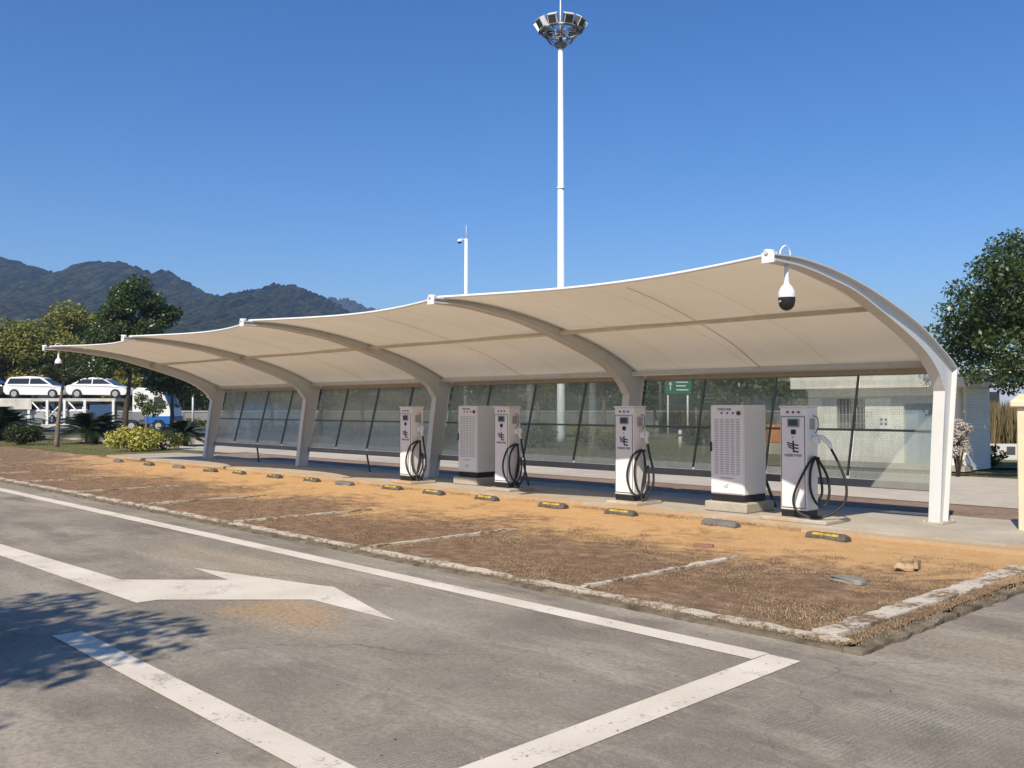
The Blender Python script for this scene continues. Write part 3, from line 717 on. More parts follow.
# power cabinets
def make_cabinet():
    W, D, Hh = .56, .58, 1.38
    r = empty('power_cabinet')
    MB().bbox((0, D/2, .05), (W-.015, D-.02, .10), .006).build('plinth', M['black'], r)
    MB().bbox((0, D/2, .10+(Hh-.10)/2), (W, D, Hh-.10), .012).build('cabinet', M['cabinet'], r)
    d = MB().bbox((0, -.004, .10+(Hh-.10)/2), (W-.03, .012, Hh-.14), .004).build('door', M['cabinet'], r)
    lv = MB()
    for c in range(5):
        for k in range(24):
            lv.box((-.18+.09*c + .01, -.0125, .40+k*.0335), (.062, .005, .017), 0, Matrix.Rotation(R_(-22), 3, 'X'))
    lv.build('louvres', M['louvre'], d)
    MB().bbox((-W/2+.022, -.022, .78), (.022, .026, .14), .006).build('handle', M['black'], r)
    for i in range(3):
        il = MB(); il.tube([(-.08+.095*i, -.008, 1.265), (-.08+.095*i, -.02, 1.265)], .013, 10); il.build('indicator_light', M['black'], r)
    es = MB(); es.tube([(.205, -.008, 1.265), (.205, -.03, 1.265)], .030, 14); es.build('emergency_button', plain('dull_maroon', (.10, .035, .03), .5), r)
    text_mesh('lettering', '中国南方电网', .040, M['ink'], r, (-.04, -.0105, 1.305))
    lg = MB()
    for a, b in ((-.05, .22), (-.02, .235), (.01, .25), (-.03, .20), (.0, .212)): lg.prism([(a, b), (a+.02, b+.006), (a+.02, b-.006), (a, b-.012)], -.0125, -.0105)
    lg.build('logo', M['ink'], r); MB().box((0, -.0115, .335), (.22, .003, .012)).build('nameplate', M['grey'], r)
    return r
pc = make_cabinet(); pc2 = copy_tree(pc)
for o, (x, y), lb in ((pc, (-7.60, 11.40), 'tall white louvred power cabinet between the two nearest charging stations'), (pc2, (-13.72, 11.75), 'tall white louvred power cabinet behind the third charging station, farther along the kerb')):
    o.location = (x, y, .262); tag(o, lb, 'power cabinet', 'power cabinets under the carport')
    mb = MB(); mb.bbox((x+.02, y+.28, .19), (.70, .74, .142), .015)
    tag(mb.build('cabinet_base', M['slab']), 'raised concrete base under the ' + ('tall cabinet nearest the end column' if o is pc else 'farther tall cabinet'), 'concrete base', 'bases under the power cabinets')

# ------------------------------------------------------------------ wheel stops
def make_stop(m_body, stripes=True):
    r = empty('wheel_stop'); L, W, Hh = .54, .13, .085
    mb = MB()
    sec = [(-W/2, 0), (-W/2, .03), (-W*.27, Hh), (W*.27, Hh), (W/2, .03), (W/2, 0)]
    for a, b in ((-1, 1),):
        vs = []
        for x, sc in ((-L/2, .75), (-L/2+.05, 1), (L/2-.05, 1), (L/2, .75)): vs += [(x, y, z*sc) for y, z in sec]
        fs = [tuple(range(6))[::-1], tuple(range(18, 24))]
        for i in range(3):
            for k in range(6): fs.append((i*6+k, i*6+(k+1) % 6, (i+1)*6+(k+1) % 6, (i+1)*6+k))
        mb.add(vs, fs)
    mb.build('block', m_body, r)
    if stripes:
        st = MB(); y0, z0, y1, z1 = -W/2, .03, -W*.27, Hh
        def on(t): return (y0+(y1-y0)*t-.003, z0+(z1-z0)*t+.0015)
        for a, b in stripes:
            (ya, za), (yb, zb) = on(.45), on(.95)
            st.add([(a, ya, za), (b, ya, za), (b, yb, zb), (a, yb, zb)], [(0,1,2,3)])
        st.build('yellow_stripe', M['yellow'], r)
    return r
sA = make_stop(M['stop'], [(-.18, .17)]); sB = make_stop(M['stopgrey'], None); sC = make_stop(M['stop'], [(-.17, -.06), (.0, .08)])
STX = [(-5.45, 10.25, 'A'), (-7.05, 10.42, 'B'), (-8.75, 10.42, 'A'), (-10.12, 10.42, 'A'), (-11.70, 10.45, 'A'), (-13.15, 10.47, 'A'), (-14.45, 10.5, 'A'),
       (-15.95, 10.42, 'B'), (-17.2, 10.42, 'C'), (-18.7, 10.38, 'C'), (-20.3, 10.35, 'A'), (-21.6, 10.25, 'C'), (-23.3, 10.2, 'B'), (-25.2, 10.2, 'C'), (-27.4, 10.2, 'B')]
ORD = ['nearest', 'second', 'third', 'fourth', 'fifth', 'sixth', 'seventh', 'eighth', 'ninth', 'tenth', 'eleventh', 'twelfth', 'thirteenth', 'fourteenth', 'farthest']
NEAR = ['below the charging station with wide cable loops', 'below the nearest tall cabinet', 'right of the half sunlit charging station', 'left of the half sunlit charging station',
        'midway between half sunlit station and farther cabinet', 'below the farther cabinet', 'below the farthest charging station'] + ['on sand before the dark gap under the rear wall']*8
seen = {}
for i, (x, y, t) in enumerate(STX):
    src = {'A': sA, 'B': sB, 'C': sC}[t]
    o = src if t not in seen else copy_tree(src); seen[t] = 1
    o.location = (x, y, .045); o.rotation_euler.z = R_(random.uniform(-3, 3) - (7 if i == 0 else 0))
    kind = {'A': 'black rubber wheel stop with one yellow stripe', 'B': 'plain dusty grey wheel stop', 'C': 'black wheel stop with broken yellow stripes'}[t]
    lab = f'{kind.replace(chr(32)+"rubber", "")}, {NEAR[i].replace("charging ", "")}' if i < 7 else f'{kind}, {ORD[i]} of the row counted from the right'
    if i == 14: lab = f'{kind}, farthest to the left of the row'
    tag(o, lab, 'wheel stop', 'wheel stops along the parking bays')

# ------------------------------------------------------------------ stones, brick
def rock(name, loc, sc, mat, lab, cat, seed):
    g = np.random.default_rng(seed); mb = MB(); n, m = 12, 7; vs = []
    for i in range(m+1):
        th = math.pi*i/m
        for j in range(n):
            ph = 2*math.pi*j/n; rr = 1 + .22*g.normal() * (0 if i in (0, m) else 1) * .6
            e = .7
            f = lambda v: math.copysign(abs(v)**e, v)
            vs.append((f(math.sin(th)*math.cos(ph))*rr*sc[0], f(math.sin(th)*math.sin(ph))*rr*sc[1], (f(math.cos(th))*rr*.9+.75)*sc[2]))
    fs = [(i*n+j, i*n+(j+1) % n, (i+1)*n+(j+1) % n, (i+1)*n+j) for i in range(m) for j in range(n)]
    mb.add(vs, fs); o = mb.build(name, mat); o.location = loc; o.rotation_euler.z = seed
    return tag(o, lab, cat)
rock('stone', (-4.02, 7.95, .03), (.17, .10, .035), M['stone'], 'flat grey stone lying in the brown grass of the nearest bay', 'stone', 3)
rock('stone', (-3.95, 9.0, .04), (.16, .10, .07), M['sandstone'], 'rounded sandy stone beside the white edging of the nearest bay', 'stone', 5)
mb = MB(); mb.bbox((0, 0, .02), (.22, .10, .05), .008); o = mb.build('brick', M['brickred']); o.location = (-6.15, 8.75, .03); o.rotation_euler.z = .5
tag(o, 'reddish paving brick lying flat on the sand below the nearest cabinet', 'brick')

# ------------------------------------------------------------------ dome cameras
def make_dome():
    r = empty('dome_camera')     # origin at the hanging point under the rib
    lp = MB(); lp.tube(catmull([(0, 0, .0), (-.02, -.09, .05), (-.02, -.10, .16), (0, -.03, .23), (0, .06, .20), (0, .09, .10), (0, .03, .0)], 6), .010, 8)
    lp.build('hanger', M['steel'], r)
    s = MB(); s.lathe([(.0, .0), (.024, .0), (.026, -.06), (.03, -.2), (.034, -.24), (.07, -.28), (.098, -.34), (.104, -.40), (.102, -.41)], n=24); s.build('housing', M['steel'], r)
    d = MB(); d.lathe([(.101, -.41), (.099, -.46), (.085, -.52), (.055, -.555), (.02, -.57), (0, -.572)], n=24); dm = d.build('dome', M['black'], r)
    l = MB(); l.tube([(-.03, -.09, -.46), (-.033, -.108, -.462)], .016, 10); l.build('lens', M['grey'], dm)
    return r
dc = make_dome(); dc.location = (XK[0]+.02, 8.56, 3.07); dc.scale = (.85, .85, .83); tag(dc, 'white dome camera with black lens bowl hanging from the nearest rib tip', 'security camera', 'dome cameras on the carport')
d2 = copy_tree(dc); d2.location = warp(XK[4]+.02, 8.50, 3.07); tag(d2, 'small dome camera hanging from the far left rib tip', 'security camera', 'dome cameras on the carport')

# ------------------------------------------------------------------ masts
def high_mast():
    p = at(561, 43.8); r = empty('floodlight_mast', p); Hm = 18.68
    MB().tube([(0,0,0), (0,0,.3), (0,0,6.5), (0,0,6.5), (0,0,12), (0,0,12), (0,0,Hm)], [.20, .195, .175, .168, .15, .145, .115], 16).build('pole', M['galv'], r)
    for z in (6.5, 12): MB().lathe([(.17, -.04), (.185, -.04), (.185, .04), (.165, .04)], (0,0,z), 16).build('collar', M['galv'], r)
    MB().tube([(0,0,Hm), (0,0,Hm+.9)], [.10, .06], 10).build('head_spindle', M['dkgrey'], r)
    MB().tube([(0,0,Hm+.8), (0,0,Hm+2.45)], [.045, .025], 8).build('lightning_rod', M['galv'], r)
    rg = MB(); n = 40
    for rad, z, tr in ((.92, Hm+.80, .035), (.55, Hm+.35, .03)):
        pts = [(rad*math.cos(2*math.pi*k/n), rad*math.sin(2*math.pi*k/n), z) for k in range(n+1)]; rg.tube(pts, tr, 6, caps=False)
    orr = MB(); orr.tube([(.93*math.cos(2*math.pi*k/n), .93*math.sin(2*math.pi*k/n), Hm+.86) for k in range(n+1)], .03, 6, caps=False); orr.build('ring_rail', M['galv'], r)
    for k in range(10):
        a = 2*math.pi*k/10; c, s = math.cos(a), math.sin(a)
        rg.tube([(.10*c, .10*s, Hm+.05), (.55*c, .55*s, Hm+.35), (.92*c, .92*s, Hm+.80)], .025, 5)
        rg.tube([(.08*c, .08*s, Hm+.78), (.92*c, .92*s, Hm+.80)], .018, 5)
    rg.lathe([(.1, Hm), (.24, Hm+.06), (.30, Hm+.24), (.12, Hm+.3)], n=14)
    rg.build('lamp_ring', M['ringsteel'], r)
    for k in range(9):
        a = 2*math.pi*(k+.35)/9; q = Matrix.Rotation(a, 3, 'Z')
        til = q @ Matrix.Rotation(R_(32), 3, 'Y')
        c = q @ Vector((1.02, 0, 0)) + Vector((0, 0, Hm+1.07))
        hb = MB(); hb.box(c, (.28, .42, .40), 0, til); hb.box(c - til @ Vector((.2, 0, 0)), (.14, .30, .26), 0, til)
        fl = hb.build('floodlight', M['lamp'], r)
        fr = MB(); fr.box(c + til @ Vector((.145, 0, 0)), (.02, .44, .42), 0, til); fr.box(c + til @ Vector((.0, 0, .215)), (.34, .46, .03), 0, til); fr.box(c + til @ Vector((.0, .225, .0)), (.26, .02, .40), 0, til); fr.build('hood', M['galv'], fl)
        g = MB(); g.box(c + til @ Vector((.158, 0, 0)), (.012, .37, .35), 0, til); g.build('lens', M['lampglass'], fl)
    return tag(r, 'tall white floodlight mast with a ring of lamps and a lightning rod behind the carport', 'light mast')
high_mast()
def cctv_mast():
    p = at(466, 60); r = empty('camera_mast', p); Hm = 1.6 + (408-238)/930*60
    MB().tube([(0,0,0), (0,0,Hm)], [.17, .11], 12).build('pole', M['galv'], r)
    MB().tube([(0,0,Hm), (0,0,Hm+.9)], [.03, .012], 6).build('lightning_rod', M['galv'], r)
    a = RT * -1
    MB().tube([(0,0,Hm-.08), a*.32+Vector((0,0,Hm-.02)), a*.42+Vector((0,0,Hm-.05))], .03, 6).build('arm', M['galv'], r)
    q = a*.42
    c = MB(); c.lathe([(0, .11), (.10, .08), (.155, .0), (.155, -.08)], (q.x, q.y, Hm-.12), 14); cam = c.build('camera_housing', M['steel'], r)
    c = MB(); c.lathe([(.14, -.08), (.115, -.16), (0, -.21)], (q.x, q.y, Hm-.12), 14); c.build('lens_bowl', M['black'], cam)
    return tag(r, 'slender grey pole with a small dome camera at its top, left of the floodlight mast', 'camera mast')
cctv_mast()
p = at(193, 75); r = empty('lamp_post', p)
MB().tube([(0,0,0), (0,0,4.0)], [.10, .07], 8).build('pole', M['galv'], r); MB().bbox((0, 0, 4.12), (.34, .34, .26), .04).build('lamp_head', M['steel'], r)
tag(r, 'short white lamp post beyond the truck, left of the far column', 'lamp post')

# ------------------------------------------------------------------ trees and shrubs
def leaf_cloud(centres, radii, n, size, seed, flat=.8, aspect=.55, fill=.35):
    g = np.random.default_rng(seed); C = np.array(centres); Rr = np.array(radii)
    w = Rr**2.2; k = g.choice(len(C), n, p=w/w.sum())
    d = g.normal(size=(n, 3)); d /= np.linalg.norm(d, axis=1)[:, None]
    rad = (g.random(n)**fill)
    pos = C[k] + d * (Rr[k]*rad)[:, None] * np.array([1, 1, flat])
    nrm = d*.55 + g.normal(size=(n, 3))*.6 + np.array([0, 0, .45]); nrm /= np.linalg.norm(nrm, axis=1)[:, None]
    t = np.cross(nrm, g.normal(size=(n, 3))); t /= np.linalg.norm(t, axis=1)[:, None]
    b = np.cross(nrm, t); s = size*g.uniform(.6, 1.3, n)[:, None]
    v = np.stack([pos - t*s*.5, pos + b*s*aspect*.5, pos + t*s*.5 - nrm*s*.12, pos - b*s*aspect*.5], 1)
    return v.reshape(-1, 3)
def tree(name, loc, Ht, rad, z0, leaves, size, leafm, barkm, seed, label, cat='tree', group=None, trunk_r=.14, clumps=34, lean=(0, 0), flat=.8, openness=.55, shape=1.0):
    g = np.random.default_rng(seed); r = empty(name, loc)
    cz = (Ht+z0)/2; hz = (Ht-z0)/2
    cs, rs = [], []
    for _ in range(clumps):
        d = g.normal(size=3); d /= np.linalg.norm(d); u = g.random()**.45
        zz = d[2]*u; taper = 1 - .35*max(0, zz)*shape
        cs.append((d[0]*u*rad*.86*taper + lean[0]*(.6+.4*zz), d[1]*u*rad*.86*taper + lean[1]*(.6+.4*zz), cz + zz*hz*.82)); rs.append(rad*g.uniform(.13, .40)*openness/.55)
    tk = MB(); top = Vector((lean[0]*.6, lean[1]*.6, cz))
    stem = [(0,0,-.05), (lean[0]*.15+g.normal()*.03, lean[1]*.15, z0*.5), (lean[0]*.4, lean[1]*.4, z0*1.0+.2), tuple(top)]
    tk.tube(catmull(stem, 4), [trunk_r*(1.25 - .085*i) if i else trunk_r*1.5 for i in range(13)], 9)
    order = sorted(range(clumps), key=lambda i: -rs[i])[:14]
    for i in order:
        c = Vector(cs[i]); st = Vector(stem[2]) + (top - Vector(stem[2]))*g.uniform(0, .8); mid = st.lerp(c, .5) + Vector((g.normal()*.12, g.normal()*.12, -.05*rad))
        tk.tube(catmull([st, mid, c], 4), [trunk_r*.42*(1-.10*j) for j in range(9)], 6)
    tk.build('trunk', barkm, r)
    np_mesh('crown', leaf_cloud(cs, rs, leaves, size, seed+1, flat, .55), 4, leafm, parent=r)
    return tag(r, label, cat, group)
def bush(name, loc, rad, Ht, leaves, size, leafm, seed, label, cat='shrub', group=None, stretch=(1, 1), clumps=16):
    g = np.random.default_rng(seed); r = empty(name, loc); cs, rs = [], []
    for _ in range(clumps):
        a = g.random()*6.283; u = g.random()**.5
        cs.append((math.cos(a)*u*rad*.75*stretch[0], math.sin(a)*u*rad*.75*stretch[1], Ht*(.25 + .5*g.random()*(1-.4*u)))); rs.append(min(rad*.45, Ht*.34)*g.uniform(.7, 1.1))
    st = MB()
    for i in range(min(8, clumps)): st.tube([(0, 0, -.02), tuple(Vector(cs[i])*.5 + Vector((0, 0, .05))), cs[i]], [.03, .02, .01], 5)
    st.build('stem', M['darkbark'], r)
    v = leaf_cloud(cs, rs, leaves, size, seed+1, 1, .5); v[:, 2] = np.maximum(v[:, 2], .01)
    np_mesh('foliage', v, 4, leafm, parent=r)
    return tag(r, label, cat, group)
def cycad(loc, L, nf, seed, label, rise=.9):
    g = random.Random(seed); r = empty('sago_palm', loc)
    MB().lathe([(.26, 0), (.30, .2), (.24, .42), (.10, .5), (0, .5)], n=12).build('trunk', M['darkbark'], r)
    quads = []
    for i in range(nf):
        a = 2*math.pi*i/nf*2.4 + g.uniform(-.2, .2); el = R_(g.uniform(8, 74)); l = L*g.uniform(.8, 1.1)
        d = Vector((math.cos(a), math.sin(a), 0)); side = Vector((-d.y, d.x, 0)); pts = []
        for k in range(15):
            t = k/14; pts.append(d*(l*math.cos(el)*t + .06) + Vector((0, 0, .46 + l*math.sin(el)*t - rise*.55*l*t*t)))
        for k in range(1, 14):
            tg = (pts[k+1]-pts[k-1]).normalized(); up = side.cross(tg).normalized()
            ll = l*.24*math.sin(math.pi*(.12+.83*k/14))
            for sg in (-1, 1):
                for off in (0, .5):
                    b = pts[k].lerp(pts[k+1], off); tip = b + (side*sg*.8 + tg*.55 + up*.25).normalized()*ll; w = tg*.028
                    quads += [b-w, b+w, tip+w*.2, tip-w*.2]
        for k in range(14): quads += [pts[k]-side*.014, pts[k]+side*.014, pts[k+1]+side*.012, pts[k+1]-side*.012]
    np_mesh('fronds', np.array([tuple(q) for q in quads]), 4, M['cycad'], parent=r)
    return tag(r, label, 'palm', 'sago palms on the lawn')
# right of the carport
tree('broadleaf_tree', at(1040, 21.0), 5.95, 2.75, 1.45, 36000, .108, M['leaf'], M['darkbark'], 11, 'large dense dark green tree rising behind the white building at the right', trunk_r=.17, clumps=95, flat=.8, openness=.36)
# left of the carport
tree('broadleaf_tree', at(124, 50), 8.7, 3.05, 2.75, 32000, .17, M['leaf'], M['darkbark'], 21, 'tall dark green tree in front of the truck cab, left of the carport', trunk_r=.17, clumps=70, flat=.9, openness=.40, lean=(.50, .53))
tree('broadleaf_tree', at(172, 53), 5.3, 2.2, 2.0, 9000, .19, M['leaf'], M['darkbark'], 22, 'lower dark green tree right of the tall one, above the truck cab', trunk_r=.13, clumps=30)
for i, (px, d, Ht, rd, lb) in enumerate([(8, 88, 10.6, 5.0, 'yellowish green tree at the left edge, behind the white cars'), (56, 92, 12.0, 5.2, 'yellowish green tree behind the white cars, next to the tall dark tree'), (-60, 84, 9.5, 5, 'yellowish green tree farthest left behind the truck'), (96, 98, 11.4, 4.2, 'yellowish green tree partly hidden by the tall dark tree'), (128, 94, 7.5, 3.6, 'lower yellowish green tree seen past the trunk of the tall dark tree'), (168, 99, 7.0, 3.8, 'low yellowish green tree behind the truck cab')]):
    tree('broadleaf_tree', at(px, d), Ht*1.06, rd, .9, 19000, .33, M['olive'], M['bark'], 30+i, lb, group='yellow green trees behind the truck', trunk_r=.2, clumps=40, openness=.55)
tree('young_tree', at(57, 38.2), 3.9, 1.25, 2.5, 1500, .12, M['shrub'], M['bark'], 41, 'thin bare-stemmed young tree on the lawn in front of the white cars', trunk_r=.085, clumps=20, lean=(.45, .48), flat=.7, openness=.45)
tree('young_tree', at(147, 34.6), 2.15, .8, 1.25, 1300, .10, M['midleaf'], M['bark'], 42, 'slim sapling standing in the yellow bush', trunk_r=.05, clumps=14, openness=.5)
bush('yellow_croton', at(133, 34.5), 1.0, 1.05, 2600, .13, M['croton'], 51, 'rounded bright yellow leafed bush on the lawn', group='yellow bushes', clumps=20)
bush('yellow_croton', at(164, 35.5), .75, .85, 1500, .12, M['croton'], 52, 'smaller darker yellow bush right of the bright yellow one', group='yellow bushes', clumps=12)
bush('round_shrub', at(24, 40.5), .85, 1.25, 2200, .13, M['shrub'], 53, 'round dark shrub on the lawn near the left edge')
cycad(at(92, 42), 2.15, 60, 61, 'dark sago palm in the middle of the lawn, left of the yellow bush')
cycad(at(4, 46), 2.4, 60, 62, 'dark sago palm at the left edge of the lawn')
cycad(at(182, 39), 1.35, 34, 63, 'dark sago palm beside the far left column of the carport')
# behind the rear wall
BT = [(232, 60, 5.6, 2.6, 'midleaf', 'in the leftmost bay of the rear wall'), (272, 54, 5.2, 2.4, 'leaf', 'just left of the fourth column'), (322, 58, 5.4, 2.6, 'midleaf', 'just right of the fourth column'),
      (362, 52, 5.0, 2.2, 'olive', 'in the middle of the third bay'), (408, 58, 5.6, 2.6, 'leaf', 'left of the farthest charging station'), (450, 66, 6.2, 2.8, 'midleaf', 'behind the third column and its cabinet'),
      (492, 55, 5.4, 2.4, 'leaf', 'above the farther cabinet'), (538, 50, 4.9, 2.0, 'olive', 'left of the floodlight mast foot'), (580, 52, 5.2, 2.0, 'leaf', 'right of the floodlight mast foot'),
      (604, 46, 4.6, 1.9, 'midleaf', 'left of the half sunlit charging station'), (655, 58, 5.8, 2.6, 'leaf', 'around the green road sign'), (712, 50, 5.2, 2.2, 'midleaf', 'above the nearest tall cabinet'),
      (752, 44, 4.8, 2.0, 'leaf', 'between the nearest cabinet and the nearest station'), (795, 40, 4.6, 1.9, 'midleaf', 'at the left end of the white building'), (830, 48, 4.6, 2.0, 'leaf', 'behind the roof of the white building')]
for i, (px, d, Ht, rd, lm, where) in enumerate(BT):
    col = {'midleaf': 'mid green', 'leaf': 'dark green', 'olive': 'yellowish'}[lm]
    tree('roadside_tree', at(px, d), Ht, rd, 1.75, 3600, .24, M[lm], M['bark'], 70+i, f'{col} tree seen through the rear wall, {where}', group='trees behind the rear wall', trunk_r=.12, clumps=24, openness=.62)
for i, (px, d, rd, Ht, lm, where) in enumerate([(532, 38, 1.1, 1.35, 'midleaf', 'left of the floodlight mast foot'), (585, 40, .9, 1.0, 'olive', 'right of the floodlight mast foot'), (455, 42, 1.2, 1.1, 'midleaf', 'by the third column'), (612, 36, .8, .9, 'olive', 'left of the half sunlit station'), (700, 40, 1.2, 1.1, 'shrub', 'by the nearest tall cabinet'), (350, 46, 1.3, 1.2, 'shrub', 'in the third bay'), (270, 46, 1.3, 1.2, 'shrub', 'in the fourth bay')]):
    bush('lawn_shrub', at(px, d), rd, Ht, 1100, .15, M[lm], 110+i, f'low shrub seen through the rear wall, {where}', group='shrubs behind the rear wall')
# blossom shrub by the building
bush('blossom_shrub', at(957, 21.5), .30, 2.2, 3600, .065, M['flower'], 131, 'pale blossoming shrub between the end column and the grey tiled wall', clumps=22)
# reeds
def reeds(p0, n, wd, dp, hh, seed):
    g = np.random.default_rng(seed); u = g.uniform(-.5, .5, n)*wd; w = g.uniform(-.5, .5, n)*dp
    base = np.array(p0)[None, :] + np.array(RT)[None, :]*u[:, None] + np.array(FW)[None, :]*w[:, None]
    a = g.uniform(0, 6.283, n); h = hh*g.uniform(.6, 1.1, n); d = np.stack([np.cos(a), np.sin(a), np.zeros(n)], -1)
    s = np.stack([-d[:,1], d[:,0], np.zeros(n)], -1)*.02; ln = d*g.uniform(.05, .35, n)[:, None]
    up = np.zeros((n, 3)); up[:, 2] = h
    v = np.stack([base-s, base+s, base+s*.9+ln*.5+up*.6, base+ln+up, base-s*.9+ln*.5+up*.6], 1)
    return np_mesh('reed_bed', v.reshape(-1, 3), 5, M['reed'])
tag(reeds(at(1010, 33), 6000, 3.6, 4, 1.75, 5), kind='stuff')
tag(reeds(at(715, 62), 3000, 7, 4, 1.5, 6), kind='stuff')

# ------------------------------------------------------------------ white tiled building
def building():
    B = empty('white_building', (-11.0, 24.6, 0))
    x0, x1, dep, hb = -2.65, 1.72, 1.6, 2.14
    # front wall with openings, local y = 0 is the front
    def wall(xa, xb, za, zb, mb): mb.box(((xa+xb)/2, .1, (za+zb)/2), (xb-xa, .2, zb-za))
    wins = (-1.78, -.95, .98, 1.86); door = (.12, 1.22, .08, 1.72)
    mb = MB(); wall(x0, wins[0], 0, hb, mb); wall(wins[0], wins[1], 0, wins[2], mb); wall(wins[0], wins[1], wins[3], hb, mb); wall(wins[1], door[0], 0, hb, mb)
    wall(door[0], door[1], door[3], hb, mb); wall(door[0], door[1], 0, door[2], mb); wall(door[1], x1, 0, hb, mb)
    mb.box((x0+.1, dep/2+.1, hb/2), (.198, dep-.2, hb-.004)); mb.box((x1-.1, dep/2+.1, hb/2), (.198, dep-.2, hb-.004)); mb.box(((x0+x1)/2, dep, hb/2), (x1-x0-.4, .2, hb-.004))
    mb.build('wall', M['tile'], B)
    MB().box(((x0+x1)/2, dep/2-.05, hb+.16), (x1-x0+.55, dep+.9, .32)).build('roof', M['cream'] if 0 else plain('white_fascia', (.74, .69, .60), .7), B)
    wf = MB().box(((wins[0]+wins[1])/2, .12, (wins[2]+wins[3])/2), (wins[1]-wins[0], .04, wins[3]-wins[2])).build('window', M['win'], B)
    wr = MB()
    for i in range(8): wr.box((wins[0]+.06+i*.101, .05, (wins[2]+wins[3])/2), (.016, .016, wins[3]-wins[2]))
    for z in (wins[2]+.2, wins[2]+.44, wins[2]+.68): wr.box(((wins[0]+wins[1])/2, .052, z), (wins[1]-wins[0], .014, .014))
    wr.build('window_bars', M['grey'], wf)
    dr = MB().box(((door[0]+door[1])/2, .13, (door[2]+door[3])/2), (door[1]-door[0], .05, door[3]-door[2])).build('door', plain('grey_blue_door', (.24, .30, .36), .5), B)
    pn = MB(); pn.box(((door[0]+door[1])/2, .10, .9), (.02, .02, 1.6)); pn.box(((door[0]+door[1])/2-.1, .09, .9), (.03, .05, .14)); pn.build('handle', M['grey'], dr)
    v = MB()
    v.box((-.45, -.012, 1.22), (.46, .02, .36))
    vo = v.build('vent_panel', M['steel'], B); v2 = MB()
    for sx in (-.06, .06):
        for sz in (-.055, .055): v2.box((-.42+sx, -.026, 1.23+sz), (.07, .01, .07))
    v2.build('vent_hole', M['dkgrey'], vo)
    MB().tube([(1.60, -.06, .02), (1.60, -.06, 2.1)], .04, 8).build('downpipe', M['cream'], B)
    MB().box(((x0+x1)/2, -.28, .07), (x1-x0+.3, .52, .12)).build('step', M['slab'], B)
    return tag(B, 'low white tiled utility building with flat overhanging roof behind the rear wall', 'building')
building()
p = at(1006, 46); b = empty('blue_house', p, RANG)
MB().box((0, 1.5, 1.6), (4.2, 3, 3.2)).build('wall', M['bluewall'], b); MB().prism([(-2.4, 3.2), (2.4, 3.2), (2.2, 3.5), (-2.2, 3.5)], -.3, 3.3).build('roof', plain('pale_roof', (.5, .5, .5), .6), b)
MB().box((-.8, -.02, 1.9), (.9, .06, 1.0)).build('window', M['win'], b)
tag(b, 'pale blue house seen below the branches of the large tree at the right', 'building')
# low wall with plates behind the yard
p = at(1006, 28.6); w = empty('low_wall', p, RANG)
MB().bbox((0, 0, .25), (2.6, .16, .5), .01).build('wall', M['steel_old'], w)
for x in (-.52, .08, .7): MB().bbox((x, -.095, .30), (.26, .03, .24), .01).build('dark_plate', M['dkgrey'], w)
tag(w, 'low pale wall with dark plates in front of the dry reeds', 'wall')
bush('yard_shrub', at(993, 25.2), .35, .75, 700, .09, M['midleaf'], 141, 'small green shrub at the right corner of the tiled building', clumps=8)
mb = MB(); 
sheet('yard_grass', band(24.5, 992, 28.4, 1100), .020, M['lawn'])
# cream gate pillar
p = empty('gate_pillar', (-3.80, 12.45, 0))
MB().bbox((0, 0, .80), (.46, .42, 1.62), .012).build('shaft', M['cream'], p); MB().bbox((0, 0, 1.65), (.58, .54, .085), .015).build('cap', M['cream'], p); MB().prism([(-.28, 1.693), (.28, 1.693), (.18, 1.77), (-.18, 1.77)], -.24, .24).build('cap_top', M['cream'], p)
tag(p, 'cream painted masonry gate pillar with a stepped cap at the right edge', 'pillar')
# things seen through the rear wall
p = at(678, 47); s = empty('road_sign', p, RANG)
for x in (-.5, .5): MB().tube([(x, .06, 0), (x, .06, 3.1)], .05, 8).build('post', M['galv'], s)
sb = MB().bbox((0, 0, 2.70), (1.35, .05, .85), .015).build('sign_board', M['sign'], s)
ar = MB(); ar.prism([(-.42, 2.50), (-.36, 2.50), (-.36, 2.78), (-.29, 2.78), (-.39, 2.95), (-.49, 2.78), (-.42, 2.78)], -.03, -.027)
for z, a, b_ in ((2.90, -.1, .5), (2.72, -.1, .4), (2.52, -.1, .52)): ar.box(((a+b_)/2, -.029, z), (b_-a, .004, .06))
ar.build('sign_marks', M['steel'], s)
tag(s, 'green road sign on two posts seen through the rear wall', 'road sign')
p = at(680, 36); s = empty('marker_post', p); MB().tube([(0,0,0), (0,0,.75)], .07, 10).build('post', M['steel'], s); MB().lathe([(.072, .5), (.074, .5), (.074, .6), (.072, .6)], n=10).build('band', M['red'], s)
tag(s, 'short white marker post on the lawn seen through the rear wall', 'marker post')
p = at(773, 32); s = empty('utility_box', p, RANG); MB().bbox((0, 0, .72), (.42, .35, .62), .02).build('box', M['orange'], s); MB().bbox((0, 0, .2), (.5, .42, .4), .02).build('base', M['slab'], s)
tag(s, 'orange utility box on a concrete base between the nearest cabinet and station', 'utility box')
